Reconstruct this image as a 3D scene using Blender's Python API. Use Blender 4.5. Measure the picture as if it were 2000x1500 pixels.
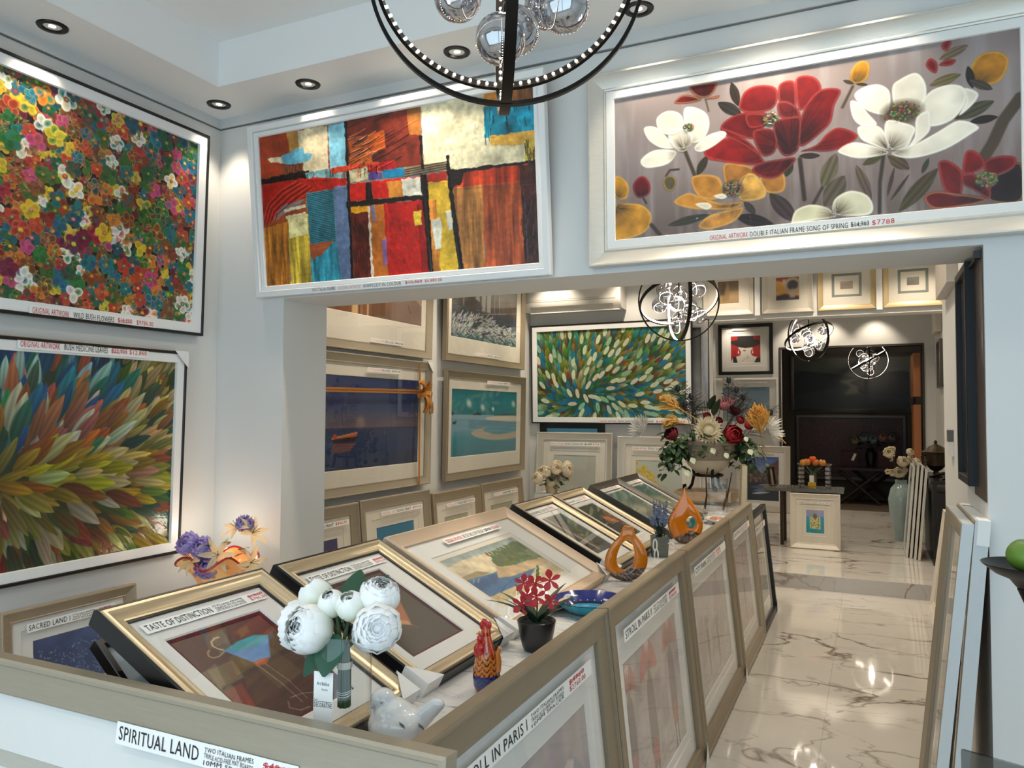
import bpy, math, random
import numpy as np
from math import sin, cos, pi, radians, sqrt, atan2
from mathutils import Matrix, Vector

for _o in list(bpy.data.objects):
    bpy.data.objects.remove(_o)
SC = bpy.context.scene
COL = SC.collection

# ------------------------------------------------------------------ camera
cam_d = bpy.data.cameras.new('camera')
cam = bpy.data.objects.new('camera', cam_d)
COL.objects.link(cam)
SC.camera = cam
cam_d.sensor_width = 36.0
cam_d.lens = 1491.42 / 2000 * 36
cam_d.clip_start = 0.02
YAW, PIT, ROL = 0.4370, 0.0376, 0.0037
_f = Vector((-sin(YAW) * cos(PIT), cos(YAW) * cos(PIT), sin(PIT)))
_r = Vector((cos(YAW), sin(YAW), 0))
_u = _r.cross(_f)
_r2 = _r * cos(ROL) + _u * sin(ROL)
_u2 = _u * cos(ROL) - _r * sin(ROL)
cam.matrix_world = Matrix(((_r2.x, _u2.x, -_f.x, 0), (_r2.y, _u2.y, -_f.y, 0), (_r2.z, _u2.z, -_f.z, 1.6), (0, 0, 0, 1)))

# ------------------------------------------------------------------ exposure, sky, daylight
SC.view_settings.view_transform = 'Standard'
SC.view_settings.look = 'None'
SC.view_settings.exposure = 0.78
SC.view_settings.gamma = 1.0
SC.view_settings.use_curve_mapping = False
SC.cycles.use_denoising = True
SC.cycles.max_bounces = 10
SC.cycles.transparent_max_bounces = 24
SC.cycles.sample_clamp_indirect = 6.0
SC.cycles.caustics_reflective = False
SC.cycles.caustics_refractive = False
SKY = 1.3
SPOT = 13.0
world = bpy.data.worlds.new('sky')
SC.world = world
world.use_nodes = True
_bg = world.node_tree.nodes['Background']
_bg.inputs[0].default_value = (0.63, 0.84, 1.0, 1)
_bg.inputs[1].default_value = SKY
_pl = bpy.data.lights.new('daylight_portal', 'AREA')
_pl.shape = 'RECTANGLE'; _pl.size = 5.6; _pl.size_y = 2.5
_pl.cycles.is_portal = True
_po = bpy.data.objects.new('daylight_portal', _pl)
COL.objects.link(_po)
_po.location = (0, -.86, 1.55)
_po.rotation_euler = (radians(90), 0, 0)
WARM = (1.0, 0.86, 0.68)

# ------------------------------------------------------------------ colour and materials
def lin(c):
    return tuple((x / 255 / 12.92) if x <= 10.31 else (((x / 255) + .055) / 1.055) ** 2.4 for x in c)

def newmat(name):
    m = bpy.data.materials.new(name)
    m.use_nodes = True
    return m, m.node_tree, m.node_tree.nodes, m.node_tree.nodes['Principled BSDF']

def M(name, c, rough=.5, metal=0., grain=0., gscale=(40, 40, 40), bump=0., coat=0., emit=None, es=0., spec=.5, sheen=0., sss=0.):
    m, t, n, b = newmat(name)
    b.inputs['Base Color'].default_value = (*lin(c), 1)
    b.inputs['Roughness'].default_value = rough
    b.inputs['Metallic'].default_value = metal
    b.inputs['Coat Weight'].default_value = coat
    b.inputs['Specular IOR Level'].default_value = spec
    if sss:
        b.inputs['Subsurface Weight'].default_value = sss
        b.inputs['Subsurface Radius'].default_value = (.02, .02, .02)
    if emit:
        b.inputs['Emission Color'].default_value = (*lin(emit), 1)
        b.inputs['Emission Strength'].default_value = es
    if grain or bump:
        tc = n.new('ShaderNodeTexCoord'); mp = n.new('ShaderNodeMapping'); nz = n.new('ShaderNodeTexNoise')
        mp.inputs['Scale'].default_value = gscale
        nz.inputs['Scale'].default_value = 1.0; nz.inputs['Detail'].default_value = 4
        t.links.new(tc.outputs['Object'], mp.inputs[0]); t.links.new(mp.outputs[0], nz.inputs['Vector'])
        if grain:
            mx = n.new('ShaderNodeMix'); mx.data_type = 'RGBA'
            lo = tuple(max(0, x * (1 - grain)) for x in lin(c)); hi = tuple(min(1, x * (1 + grain)) for x in lin(c))
            mx.inputs['A'].default_value = (*lo, 1); mx.inputs['B'].default_value = (*hi, 1)
            t.links.new(nz.outputs['Fac'], mx.inputs['Factor']); t.links.new(mx.outputs['Result'], b.inputs['Base Color'])
        if bump:
            bp = n.new('ShaderNodeBump'); bp.inputs['Strength'].default_value = bump; bp.inputs['Distance'].default_value = .002
            t.links.new(nz.outputs['Fac'], bp.inputs['Height']); t.links.new(bp.outputs[0], b.inputs['Normal'])
    return m

def vmat(name, rough=.4, coat=0., metal=0.):
    m, t, n, b = newmat(name)
    a = n.new('ShaderNodeAttribute'); a.attribute_name = 'Col'
    t.links.new(a.outputs['Color'], b.inputs['Base Color'])
    b.inputs['Roughness'].default_value = rough; b.inputs['Coat Weight'].default_value = coat; b.inputs['Metallic'].default_value = metal
    return m

def glassmat(name, tint=(255, 255, 255), base=.0, ior=1.5, rough=.0):
    m, t, n, b = newmat(name)
    n.remove(b)
    out = n['Material Output']
    tr = n.new('ShaderNodeBsdfTransparent'); tr.inputs[0].default_value = (*lin(tint), 1)
    gl = n.new('ShaderNodeBsdfGlossy'); gl.inputs['Roughness'].default_value = rough
    ge = n.new('ShaderNodeNewGeometry'); dt = n.new('ShaderNodeVectorMath'); dt.operation = 'DOT_PRODUCT'
    t.links.new(ge.outputs['Normal'], dt.inputs[0]); t.links.new(ge.outputs['Incoming'], dt.inputs[1])
    def mth(op, a, b_=None, c_=None):
        q = n.new('ShaderNodeMath'); q.operation = op; q.use_clamp = op == 'MULTIPLY_ADD'
        for i, v in enumerate((a, b_, c_)):
            if v is None: continue
            if isinstance(v, (int, float)): q.inputs[i].default_value = v
            else: t.links.new(v, q.inputs[i])
        return q.outputs[0]
    f0 = ((ior - 1) / (ior + 1)) ** 2 * 1.7
    fac = mth('MULTIPLY_ADD', mth('POWER', mth('SUBTRACT', 1.0, mth('ABSOLUTE', dt.outputs['Value'])), 5.0), 1.0 - f0, f0 + base)
    mx = n.new('ShaderNodeMixShader')
    t.links.new(fac, mx.inputs[0])
    t.links.new(tr.outputs[0], mx.inputs[1]); t.links.new(gl.outputs[0], mx.inputs[2]); t.links.new(mx.outputs[0], out.inputs[0])
    return m

def marble(name, base, vein, vscale=1.0, rough=.07, tile=None, blotch=0., rot=0.4, offset=(0, 0, 0)):
    m, t, n, b = newmat(name)
    L = t.links.new
    tc = n.new('ShaderNodeTexCoord'); mp = n.new('ShaderNodeMapping')
    mp.inputs['Rotation'].default_value = (0, 0, rot); mp.inputs['Scale'].default_value = (vscale * .75, vscale * 1.7, vscale); mp.inputs['Location'].default_value = offset
    L(tc.outputs['Object'], mp.inputs[0])
    def node(op, a, bb=None, c=None, clamp=False):
        q = n.new('ShaderNodeMath'); q.operation = op; q.use_clamp = clamp
        for i, v in enumerate((a, bb, c)):
            if v is None: continue
            if isinstance(v, (int, float)): q.inputs[i].default_value = v
            else: L(v, q.inputs[i])
        return q.outputs[0]
    def noise(sc, det, dist, w):
        q = n.new('ShaderNodeTexNoise'); q.noise_dimensions = '4D'; q.inputs['W'].default_value = w
        q.inputs['Scale'].default_value = sc; q.inputs['Detail'].default_value = det; q.inputs['Distortion'].default_value = dist
        L(mp.outputs[0], q.inputs['Vector']); return q.outputs['Fac']
    def vein_of(sc, w, width, dist):
        a = node('ABSOLUTE', node('SUBTRACT', noise(sc, 5, dist, w), .5))
        return node('POWER', node('SUBTRACT', 1.0, node('DIVIDE', a, width), clamp=True), 1.3, clamp=True)
    gate = node('MULTIPLY_ADD', noise(1.7, 2, .2, 7.3), 4.0, -1.45, clamp=True)
    v1 = node('MULTIPLY', vein_of(1.1, 1.7, .016, .9), gate)
    gate2 = node('MULTIPLY_ADD', noise(2.6, 2, .2, 3.1), 4.0, -1.55, clamp=True)
    v2 = node('MULTIPLY', node('MULTIPLY', vein_of(2.3, 5.2, .014, .8), gate2), .6)
    v = node('MAXIMUM', v1, v2)
    if blotch:
        bl = node('MULTIPLY_ADD', noise(1.3, 3, .6, 11.9), 9.0, -5.1, clamp=True)
        cut = node('MULTIPLY_ADD', noise(5.0, 2, 1.2, 2.2), 12.0, -5.0, clamp=True)
        v = node('MAXIMUM', v, node('MULTIPLY', node('MULTIPLY', bl, cut), blotch))
    soft = node('MULTIPLY', node('MULTIPLY_ADD', noise(1.0, 4, .5, 4.4), 2.2, -.95, clamp=True), .16)
    v = node('MAXIMUM', v, soft)
    mx = n.new('ShaderNodeMix'); mx.data_type = 'RGBA'
    mx.inputs['A'].default_value = (*lin(base), 1); mx.inputs['B'].default_value = (*lin(vein), 1)
    L(v, mx.inputs['Factor'])
    col = mx.outputs['Result']
    if tile:
        sp = n.new('ShaderNodeSeparateXYZ'); L(tc.outputs['Object'], sp.inputs[0])
        def joint(o, size, off):
            fr = node('FRACT', node('DIVIDE', node('ADD', o, off + 50 * size), size))
            d = node('MULTIPLY', node('MINIMUM', fr, node('SUBTRACT', 1.0, fr)), size)
            return node('LESS_THAN', d, .0012)
        j = node('MAXIMUM', joint(sp.outputs['X'], tile[0], tile[2]), joint(sp.outputs['Y'], tile[1], tile[3]))
        m2 = n.new('ShaderNodeMix'); m2.data_type = 'RGBA'; L(node('MULTIPLY', j, .7), m2.inputs['Factor'])
        L(col, m2.inputs['A']); m2.inputs['B'].default_value = (*lin((150, 140, 128)), 1)
        col = m2.outputs['Result']
    L(col, b.inputs['Base Color'])
    b.inputs['Roughness'].default_value = rough
    return m

WALLM = M('painted_wall', (218, 218, 215), .62, bump=.05, gscale=(90, 90, 90))
CEILM = M('painted_ceiling', (240, 240, 238), .7, bump=.03, gscale=(60, 60, 60))
TRIMM = M('satin_trim', (205, 207, 206), .4, grain=.02)
FLOORM = marble('polished_marble_tiles', (205, 200, 192), (112, 96, 82), .8, .045, tile=(.6, 1.2, .23, .25), rot=.9, offset=(3.1, .4, 0))
STEPM = marble('marble_riser', (178, 176, 174), (120, 108, 98), 1.2, .1, rot=.5)
TOPM = marble('marble_counter', (228, 226, 223), (140, 138, 138), 2.2, .12, blotch=.8, rot=.35, offset=(.6, .2, 0))
CHAMP = M('champagne_silver_leaf', (168, 152, 128), .38, .35, grain=.10, gscale=(16, 16, 220))
CHAMPL = M('pale_champagne_leaf', (212, 206, 194), .32, .4, grain=.07, gscale=(18, 18, 160))
TAUPE = M('taupe_brushed_frame', (146, 132, 110), .4, .3, grain=.10, gscale=(14, 14, 200))
TAUPEL = M('pale_taupe_frame', (164, 153, 134), .4, .3, grain=.08, gscale=(14, 14, 200))
GOLD = M('antique_gold_scoop', (200, 182, 150), .32, .5, grain=.14, gscale=(10, 10, 240))
PINKW = M('limed_wood_frame', (202, 178, 152), .45, .1, grain=.07, gscale=(12, 12, 180))
CREAMF = M('cream_frame', (214, 206, 192), .4, .1, grain=.05, gscale=(20, 20, 120))
GILT = M('soft_gilt_frame', (206, 184, 142), .36, .4, grain=.10, gscale=(12, 12, 200))
WHITEF = M('white_lacquer_frame', (236, 236, 234), .32, grain=.01)
BLACKF = M('black_lacquer_frame', (16, 15, 15), .32, grain=.1)
PEWTER = M('dark_pewter_frame', (92, 88, 82), .35, .5, grain=.12, gscale=(12, 12, 160))
MATW = M('white_mat_board', (234, 233, 228), .8, grain=.01)
MATC = M('ivory_mat_board', (228, 221, 206), .8, grain=.01)
MATG = M('grey_green_mat_board', (128, 138, 134), .8, grain=.03)
MATR = M('maroon_mat_board', (84, 30, 38), .8, grain=.03)
BACKB = M('brown_backing_board', (104, 76, 52), .8, grain=.15)
PAPER = M('white_paper', (240, 239, 234), .7, grain=.01)
INK = M('black_marker', (24, 24, 28), .7, grain=.1)
REDINK = M('red_marker', (200, 40, 56), .7, grain=.1)
PINKINK = M('faded_pink_marker', (226, 170, 168), .7, grain=.05)
PICGL = glassmat('picture_glass')
VASEGL = glassmat('clear_glass', (253, 254, 254), .0)
BALLGL = glassmat('mirrored_smoke_glass', (190, 190, 198), .46, 1.45)
ARTM = vmat('painted_art', .42)
OILM = vmat('oil_paint', .3, .15)
VCERAM = vmat('glazed_colour', .12, .6)
IRON = M('dark_iron', (30, 26, 24), .4, .6, grain=.2)
BRONZE = M('aged_bronze', (66, 52, 38), .4, .7, grain=.3, gscale=(60, 60, 60))
CARD = M('white_card_protector', (232, 232, 230), .75, grain=.02)
LED = M('lit_led', (255, 244, 226), .5, emit=(255, 240, 220), es=9.0)
LAMP = M('lit_lamp_face', (255, 240, 215), .5, emit=(255, 232, 196), es=14.0)

# ------------------------------------------------------------------ mesh builder
class MB:
    def __init__(s):
        s.v = []; s.f = []; s.c = []
    def add(s, vs, fs, col=None):
        o = len(s.v)
        s.v.extend(tuple(p) for p in vs); s.f.extend(tuple(i + o for i in f) for f in fs)
        if col is not None:
            if isinstance(col, tuple): s.c.extend([col] * len(vs))
            else: s.c.extend(col)
        return s
    def box(s, x0, x1, y0, y1, z0, z1, col=None):
        return s.add([(x0, y0, z0), (x1, y0, z0), (x1, y1, z0), (x0, y1, z0), (x0, y0, z1), (x1, y0, z1), (x1, y1, z1), (x0, y1, z1)],
                     [(0, 3, 2, 1), (4, 5, 6, 7), (0, 1, 5, 4), (1, 2, 6, 5), (2, 3, 7, 6), (3, 0, 4, 7)], col)
    def ring(s, W, H, prof, cx=0., z0=0.):
        """mitred moulding: prof = [(inset, height)], front towards -y"""
        vs = []; n = len(prof)
        for t, h in prof:
            x = W / 2 - t
            vs += [(cx - x, -h, z0 + t), (cx + x, -h, z0 + t), (cx + x, -h, z0 + H - t), (cx - x, -h, z0 + H - t)]
        fs = []
        for i in range(n - 1):
            for k in range(4):
                a = i * 4 + k; b = i * 4 + (k + 1) % 4
                fs.append((a, b, b + 4, a + 4))
        return s.add(vs, fs)
    def lathe(s, prof, seg=32, cx=0., cy=0., cz=0., col=None, close=False):
        vs = []; cs = []
        for r, z in prof:
            for k in range(seg):
                a = 2 * pi * k / seg
                vs.append((cx + r * cos(a), cy + r * sin(a), cz + z))
                if callable(col): cs.append(col(a, z, r))
        fs = []
        for i in range(len(prof) - 1):
            for k in range(seg):
                a = i * seg + k; b = i * seg + (k + 1) % seg
                fs.append((a, b, b + seg, a + seg))
        if close:
            fs.append(tuple(range(seg))[::-1]); fs.append(tuple(range((len(prof) - 1) * seg, len(prof) * seg)))
        return s.add(vs, fs, cs if callable(col) else col)
    def tube(s, pts, r, seg=8, col=None, caps=True, flat=1.0):
        pts = [Vector(p) for p in pts]; n = len(pts)
        rs = r if isinstance(r, (list, tuple)) else [r] * n
        vs = []; up = None
        for i, p in enumerate(pts):
            d = (pts[min(i + 1, n - 1)] - pts[max(i - 1, 0)])
            d = d.normalized() if d.length > 1e-9 else Vector((0, 0, 1))
            if up is None: up = Vector((0, 0, 1)) if abs(d.z) < .9 else Vector((1, 0, 0))
            a = d.cross(up)
            if a.length < 1e-6: a = d.cross(Vector((1, 0, 0)))
            a.normalize(); b = a.cross(d).normalized(); up = b
            for k in range(seg):
                t = 2 * pi * k / seg
                vs.append(p + a * (rs[i] * cos(t)) + b * (rs[i] * sin(t) * flat))
        fs = []
        for i in range(n - 1):
            for k in range(seg):
                q = i * seg + k; w = i * seg + (k + 1) % seg
                fs.append((q, w, w + seg, q + seg))
        if caps:
            fs.append(tuple(range(seg))[::-1]); fs.append(tuple(range((n - 1) * seg, n * seg)))
        return s.add(vs, fs, col)
    def ball(s, c, r, seg=20, rings=12, sc=(1, 1, 1), col=None, mat=None):
        vs = []; fs = []
        for i in range(rings + 1):
            t = pi * i / rings
            for k in range(seg):
                a = 2 * pi * k / seg
                p = Vector((r * sc[0] * sin(t) * cos(a), r * sc[1] * sin(t) * sin(a), -r * sc[2] * cos(t)))
                if mat: p = mat @ p
                vs.append(p + Vector(c))
        for i in range(rings):
            for k in range(seg):
                a = i * seg + k; b = i * seg + (k + 1) % seg
                fs.append((a, b, b + seg, a + seg))
        return s.add(vs, fs, col)
    def grid(s, fn, nu, nv, col=None):
        vs = []; cs = []
        for i in range(nu + 1):
            for j in range(nv + 1):
                vs.append(fn(i / nu, j / nv))
                if callable(col): cs.append(col(i / nu, j / nv))
        fs = []
        for i in range(nu):
            for j in range(nv):
                a = i * (nv + 1) + j
                fs.append((a, a + nv + 1, a + nv + 2, a + 1))
        return s.add(vs, fs, cs if callable(col) else col)
    def build(s, name, mat, parent=None, smooth=False, loc=None):
        me = bpy.data.meshes.new(name)
        me.from_pydata([tuple(p) for p in s.v], [], s.f)
        if s.c and len(s.c) == len(s.v):
            at = me.attributes.new('Col', 'FLOAT_COLOR', 'POINT')
            arr = np.ones((len(s.v), 4), dtype=np.float32); arr[:, :3] = np.array(s.c, dtype=np.float32)
            at.data.foreach_set('color', arr.ravel())
        me.materials.append(mat)
        if smooth:
            me.polygons.foreach_set('use_smooth', [True] * len(me.polygons))
            me.set_sharp_from_angle(angle=radians(smooth if smooth is not True else 40))
        me.update()
        o = bpy.data.objects.new(name, me)
        COL.objects.link(o)
        if parent: o.parent = parent
        if loc: o.location = loc
        return o

def tag(o, label, cat, group=None, kind=None):
    if label: o['label'] = label
    if cat: o['category'] = cat
    if group: o['group'] = group
    if kind: o['kind'] = kind
    return o
def thing(name, label, cat, loc=(0, 0, 0), rz=0., group=None, mat=None):
    o = bpy.data.objects.new(name, None); COL.objects.link(o); o.empty_display_size = .05
    if mat is not None: o.matrix_world = mat
    else:
        o.location = loc; o.rotation_euler = (0, 0, rz)
    return tag(o, label, cat, group)
def struct(name, mb, mat, smooth=False):
    o = mb.build(name, mat, None, smooth); o['kind'] = 'structure'; return o
def kids(o): return [c for c in bpy.data.objects if c.parent == o]
def copy_tree(o, parent=None):
    c = o.copy(); COL.objects.link(c)
    if parent: c.parent = parent
    for k in kids(o): copy_tree(k, c)
    return c
def lc(c): return lin(c)

# ------------------------------------------------------------------ lettering
_glyph = {}
def text_pts(s):
    if s not in _glyph:
        cu = bpy.data.curves.new('t', 'FONT'); cu.body = s; cu.resolution_u = 2; cu.space_character = 1.08
        ob = bpy.data.objects.new('t', cu)
        me = bpy.data.meshes.new_from_object(ob)
        vs = np.array([v.co[:2] for v in me.vertices]) if len(me.vertices) else np.zeros((1, 2))
        fs = [tuple(p.vertices) for p in me.polygons]
        bpy.data.objects.remove(ob); bpy.data.curves.remove(cu); bpy.data.meshes.remove(me)
        mn = vs.min(0); ex = np.maximum(vs.max(0) - mn, 1e-6)
        _glyph[s] = ((vs - mn) / ex, fs)
    return _glyph[s]
def put_text(mb, s, x, z, w, h, y, jit=.0):
    vs, fs = text_pts(s)
    mb.add([(x + a * w, y, z + b * h + jit * sin(9 * a + len(s))) for a, b in vs], fs)
def price_label(pic, x, z, w, h, y, segs, tilt=0.):
    """white strip with hand lettering; segs = (x, z, w, h, text, ink, struck) in fractions of the strip"""
    lab = bpy.data.objects.new('price_label', None)
    m = MB(); n = 10
    m.grid(lambda a, b: (a * w, -.0012 - .0006 * sin(a * 17), b * h), n, 1)
    o = m.build('price_label', PAPER, pic, True, (x, y, z))
    bpy.data.objects.remove(lab)
    o.rotation_euler = (0, tilt, 0)
    for ink, nm in ((INK, 'lettering'), (REDINK, 'lettering'), (PINKINK, 'lettering')):
        t = MB()
        for sg in segs:
            if sg[5] is not ink: continue
            put_text(t, sg[4], sg[0] * w, sg[1] * h, sg[2] * w, sg[3] * h, -.0024, h * .02)
            if len(sg) > 6 and sg[6]:
                for q in (.2, .5):
                    xa, xb = sg[0] * w, (sg[0] + sg[2]) * w; za = (sg[1] + sg[3] * q) * h
                    t.add([(xa, -.0027, za), (xb, -.0027, za + h * .12), (xb, -.0027, za + h * .155), (xa, -.0027, za + h * .035)], [(0, 1, 2, 3)])
        if t.v: t.build(nm, ink, o)
    return o

# traced outlines of the paintings, thousandths of each canvas
SONG=[('S',(60,50,42),[(706,633),(697,799),(695,986)],12),('S',(55,45,40),[(507,592),(517,853)],15),('S',(70,58,45),[(205,440),(232,618)],14),('S',(78,64,50),[(1000,399),(965,517),(943,640),(924,719)],37),('S',(70,58,45),[(637,180),(612,301)],9),('S',(70,60,50),[(263,106),(271,190)],5),('L',(48,44,36),[(333,21),(351,188)],37),('L',(45,40,34),[(296,141),(360,250)],46),('L',(55,45,35),[(266,487),(237,614)],37),('L',(98,86,70),[(596,584),(561,792)],59),('L',(88,78,64),[(615,731),(565,916)],74),('L',(55,48,40),[(430,789),(495,992)],62),('L',(100,84,66),[(642,674),(677,903)],37),('L',(75,60,45),[(826,752),(739,992)],56),('L',(30,26,22),[(339,915),(441,1001)],50),('L',(60,52,42),[(153,933),(272,889)],37),('L',(50,44,38),[(487,597),(471,696)],34),('L',(50,44,38),[(558,587),(505,571)],25),('L',(80,68,50),[(657,678),(706,633)],31),('L',(88,74,52),[(716,641),(764,739)],43),('L',(74,64,52),[(862,471),(947,398)],50),('L',(35,30,26),[(895,502),(954,494)],31),('L',(112,98,66),[(810,250),(879,211)],37),('L',(106,92,66),[(832,104),(895,46)],37),('L',(62,50,40),[(719,923),(764,768)],12),('L',(70,58,46),[(713,892),(730,719)],15),('L',(66,56,46),[(791,776),(807,684)],19),('L',(60,52,44),[(363,825),(393,917)],31),('S',(62,52,42),[(561,792),(539,889)],11),('P',(160,105,45),[(312,560),(378,596),(396,664),(364,666),(340,755),(316,706)],(335,807)),('P',(168,112,46),[(406,667),(460,661),(471,737),(460,792),(419,776)],(335,807)),('P',(190,128,50),[(222,626),(254,613),(297,647),(307,746),(292,791),(253,776),(229,715)],(335,807)),('P',(205,155,72),[(368,656),(392,658),(419,755),(414,816),(363,825),(349,779)],(335,807)),('P',(195,132,50),[(171,777),(209,726),(243,757),(302,820),(359,824),(340,867),(277,858),(214,831)],(335,807)),('P',(192,132,55),[(240,952),(267,898),(316,872),(361,867),(339,947),(287,984),(253,982)],(335,807)),('D',(62,56,40),(333,732),(25,49)),('P',(230,215,180),[(231,808),(263,805),(277,836),(260,853)],None),('P',(228,212,178),[(282,767),(307,757),(318,782),(302,793)],None),('P',(150,22,24),[(353,184),(370,95),(407,72),(448,105),(453,190),(434,246),(388,250),(360,224)],(483,523)),('P',(140,24,26),[(455,107),(471,74),(495,87),(500,167),(497,269),(470,280),(457,212)],(483,523)),('P',(160,24,26),[(498,93),(515,57),(546,82),(562,150),(554,219),(532,251),(506,272)],(483,523)),('P',(142,20,24),[(303,315),(332,251),(379,236),(425,263),(429,317),(406,383),(388,419),(350,385)],(483,523)),('P',(150,36,38),[(453,211),(480,211),(506,272),(508,335),(479,325),(457,296)],(483,523)),('P',(165,24,24),[(370,254),(407,257),(430,296),(416,344),(379,342)],(483,523)),('P',(152,20,24),[(515,296),(533,220),(563,166),(608,189),(593,284),(584,382),(558,445),(523,505),(505,499),(506,375)],(483,523)),('P',(190,28,28),[(257,440),(284,400),(327,388),(378,437),(410,542),(415,596),(364,581),(302,541),(266,508)],(483,523)),('P',(150,24,26),[(303,315),(351,374),(388,461),(406,541),(364,453),(322,386)],(483,523)),('P',(192,30,30),[(510,542),(549,513),(575,450),(605,425),(647,490),(617,550),(575,567),(532,549)],(483,523)),('P',(172,25,26),[(385,619),(406,583),(451,575),(496,579),(483,637),(451,690),(424,693),(396,659)],(483,523)),('P',(152,28,30),[(443,333),(479,314),(510,325),(510,439),(501,539),(469,560),(447,470)],(483,523)),('P',(178,24,26),[(388,376),(416,360),(443,385),(452,461),(442,531),(415,543),(397,475)],(483,523)),('D',(66,54,42),(434,308),(18,42)),('P',(238,230,210),[(641,232),(664,196),(697,194),(721,244),(723,333),(713,388),(676,355),(652,296)],(718,607)),('P',(238,230,210),[(728,226),(746,184),(781,160),(801,226),(803,314),(789,396),(757,414),(733,356)],(718,607)),('P',(238,230,210),[(885,298),(914,339),(903,400),(873,456),(888,376)],(718,607)),('P',(238,230,210),[(789,358),(816,281),(858,264),(885,298),(888,376),(865,463),(831,498),(800,488),(785,434)],(718,607)),('P',(238,230,210),[(631,273),(652,291),(672,364),(692,440),(660,439),(637,381)],(718,607)),('P',(238,230,210),[(600,570),(634,531),(680,565),(720,618),(700,636),(651,636),(617,606)],(718,607)),('P',(238,230,210),[(724,624),(780,588),(827,536),(873,484),(914,537),(895,578),(842,646),(780,675),(740,658)],(718,607)),('D',(120,100,62),(749,387),(42,66)),('P',(238,230,210),[(647,445),(672,433),(701,463),(717,548),(716,607),(684,567),(655,517)],(718,607)),('P',(238,230,210),[(781,432),(808,403),(812,463),(808,529),(780,588),(756,619),(776,548)],(718,607)),('P',(238,230,210),[(713,428),(745,444),(777,489),(772,546),(756,610),(724,609),(710,536)],(718,607)),('P',(238,230,210),[(203,149),(231,148),(265,205),(272,294),(254,374),(220,385),(205,270)],(202,434)),('P',(238,230,210),[(126,176),(157,143),(192,178),(202,269),(177,316),(141,292),(126,243)],(202,434)),('P',(238,230,210),[(87,235),(121,241),(151,318),(176,404),(136,391),(100,323)],(202,434)),('P',(238,230,210),[(78,451),(110,405),(151,407),(181,438),(156,508),(104,520),(81,497)],(202,434)),('P',(238,230,210),[(230,421),(264,356),(308,338),(317,374),(279,437),(244,458)],(202,434)),('D',(70,70,48),(214,279),(14,26)),('P',(238,230,210),[(161,288),(192,282),(222,331),(216,417),(191,441),(161,366)],(202,434)),('P',(238,230,210),[(160,282),(195,278),(225,332),(220,407),(185,417),(162,355)],(202,434)),('P',(215,208,170),[(484,989),(495,920),(530,892),(569,917),(591,962),(591,988),(539,996),(486,1005)],(593,973)),('P',(222,214,182),[(587,890),(604,849),(633,832),(667,870),(681,943),(670,991),(616,988),(586,961)],(593,973)),('P',(45,15,18),[(950,821),(1000,779),(1000,992),(938,986),(931,919)],None),('P',(162,26,28),[(884,688),(899,669),(921,718),(924,776),(902,807),(879,801)],(901,930)),('P',(142,22,26),[(924,747),(954,723),(986,738),(986,794),(957,832),(928,824)],(901,930)),('P',(150,26,28),[(828,719),(849,716),(876,781),(879,858),(872,932),(841,895),(830,796)],(901,930)),('P',(134,20,24),[(795,922),(818,890),(856,909),(931,966),(894,994),(818,996)],(901,930)),('P',(150,24,28),[(876,809),(894,795),(917,849),(937,920),(931,966),(902,911),(879,867)],(901,930)),('D',(120,105,75),(929,852),(22,43)),('P',(208,142,30),[(631,148),(634,78),(653,31),(673,45),(677,97),(669,153),(648,170)],(640,181)),('L',(60,50,40),[(640,166),(614,131)],15),('L',(60,50,40),[(644,168),(673,185)],12),('P',(192,126,30),[(896,227),(904,154),(926,108),(959,117),(977,167),(970,248),(951,297),(918,293),(902,267)],(907,307)),('L',(40,34,30),[(893,169),(903,306)],28),('L',(70,60,48),[(896,255),(944,331)],31),('P',(150,25,28),[(803,121),(813,86),(828,122),(826,179),(813,164)],None),('P',(150,25,28),[(832,133),(847,111),(868,120),(859,149),(840,146)],None),('P',(150,25,28),[(838,20),(850,-13),(859,11),(851,55),(842,51)],None),('P',(128,18,22),[(219,7),(226,-6),(290,3),(292,42),(275,89),(250,91),(226,48)],(255,114)),('P',(128,18,22),[(175,94),(201,49),(241,81),(250,107),(211,114)],(255,114)),('P',(128,18,22),[(260,105),(299,93),(294,113)],(255,114)),('P',(200,140,40),[(-2,552),(25,571),(41,643),(30,719),(-2,689)],(-2,723)),('P',(196,136,40),[(-2,757),(41,750),(83,778),(106,850),(98,938),(61,986),(-3,985)],(3,770)),('S',(55,48,40),[(106,917),(134,1001)],15),('P',(150,25,40),[(52,635),(68,577),(89,577),(104,638),(99,703),(67,718)],(78,731)),('S',(50,44,36),[(83,722),(92,763)],7),('P',(84,75,52),[(140,631),(150,589),(171,595),(180,642),(170,694),(150,689)],None),('S',(50,42,36),[(150,589),(161,553),(186,555)],7)]
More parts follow.
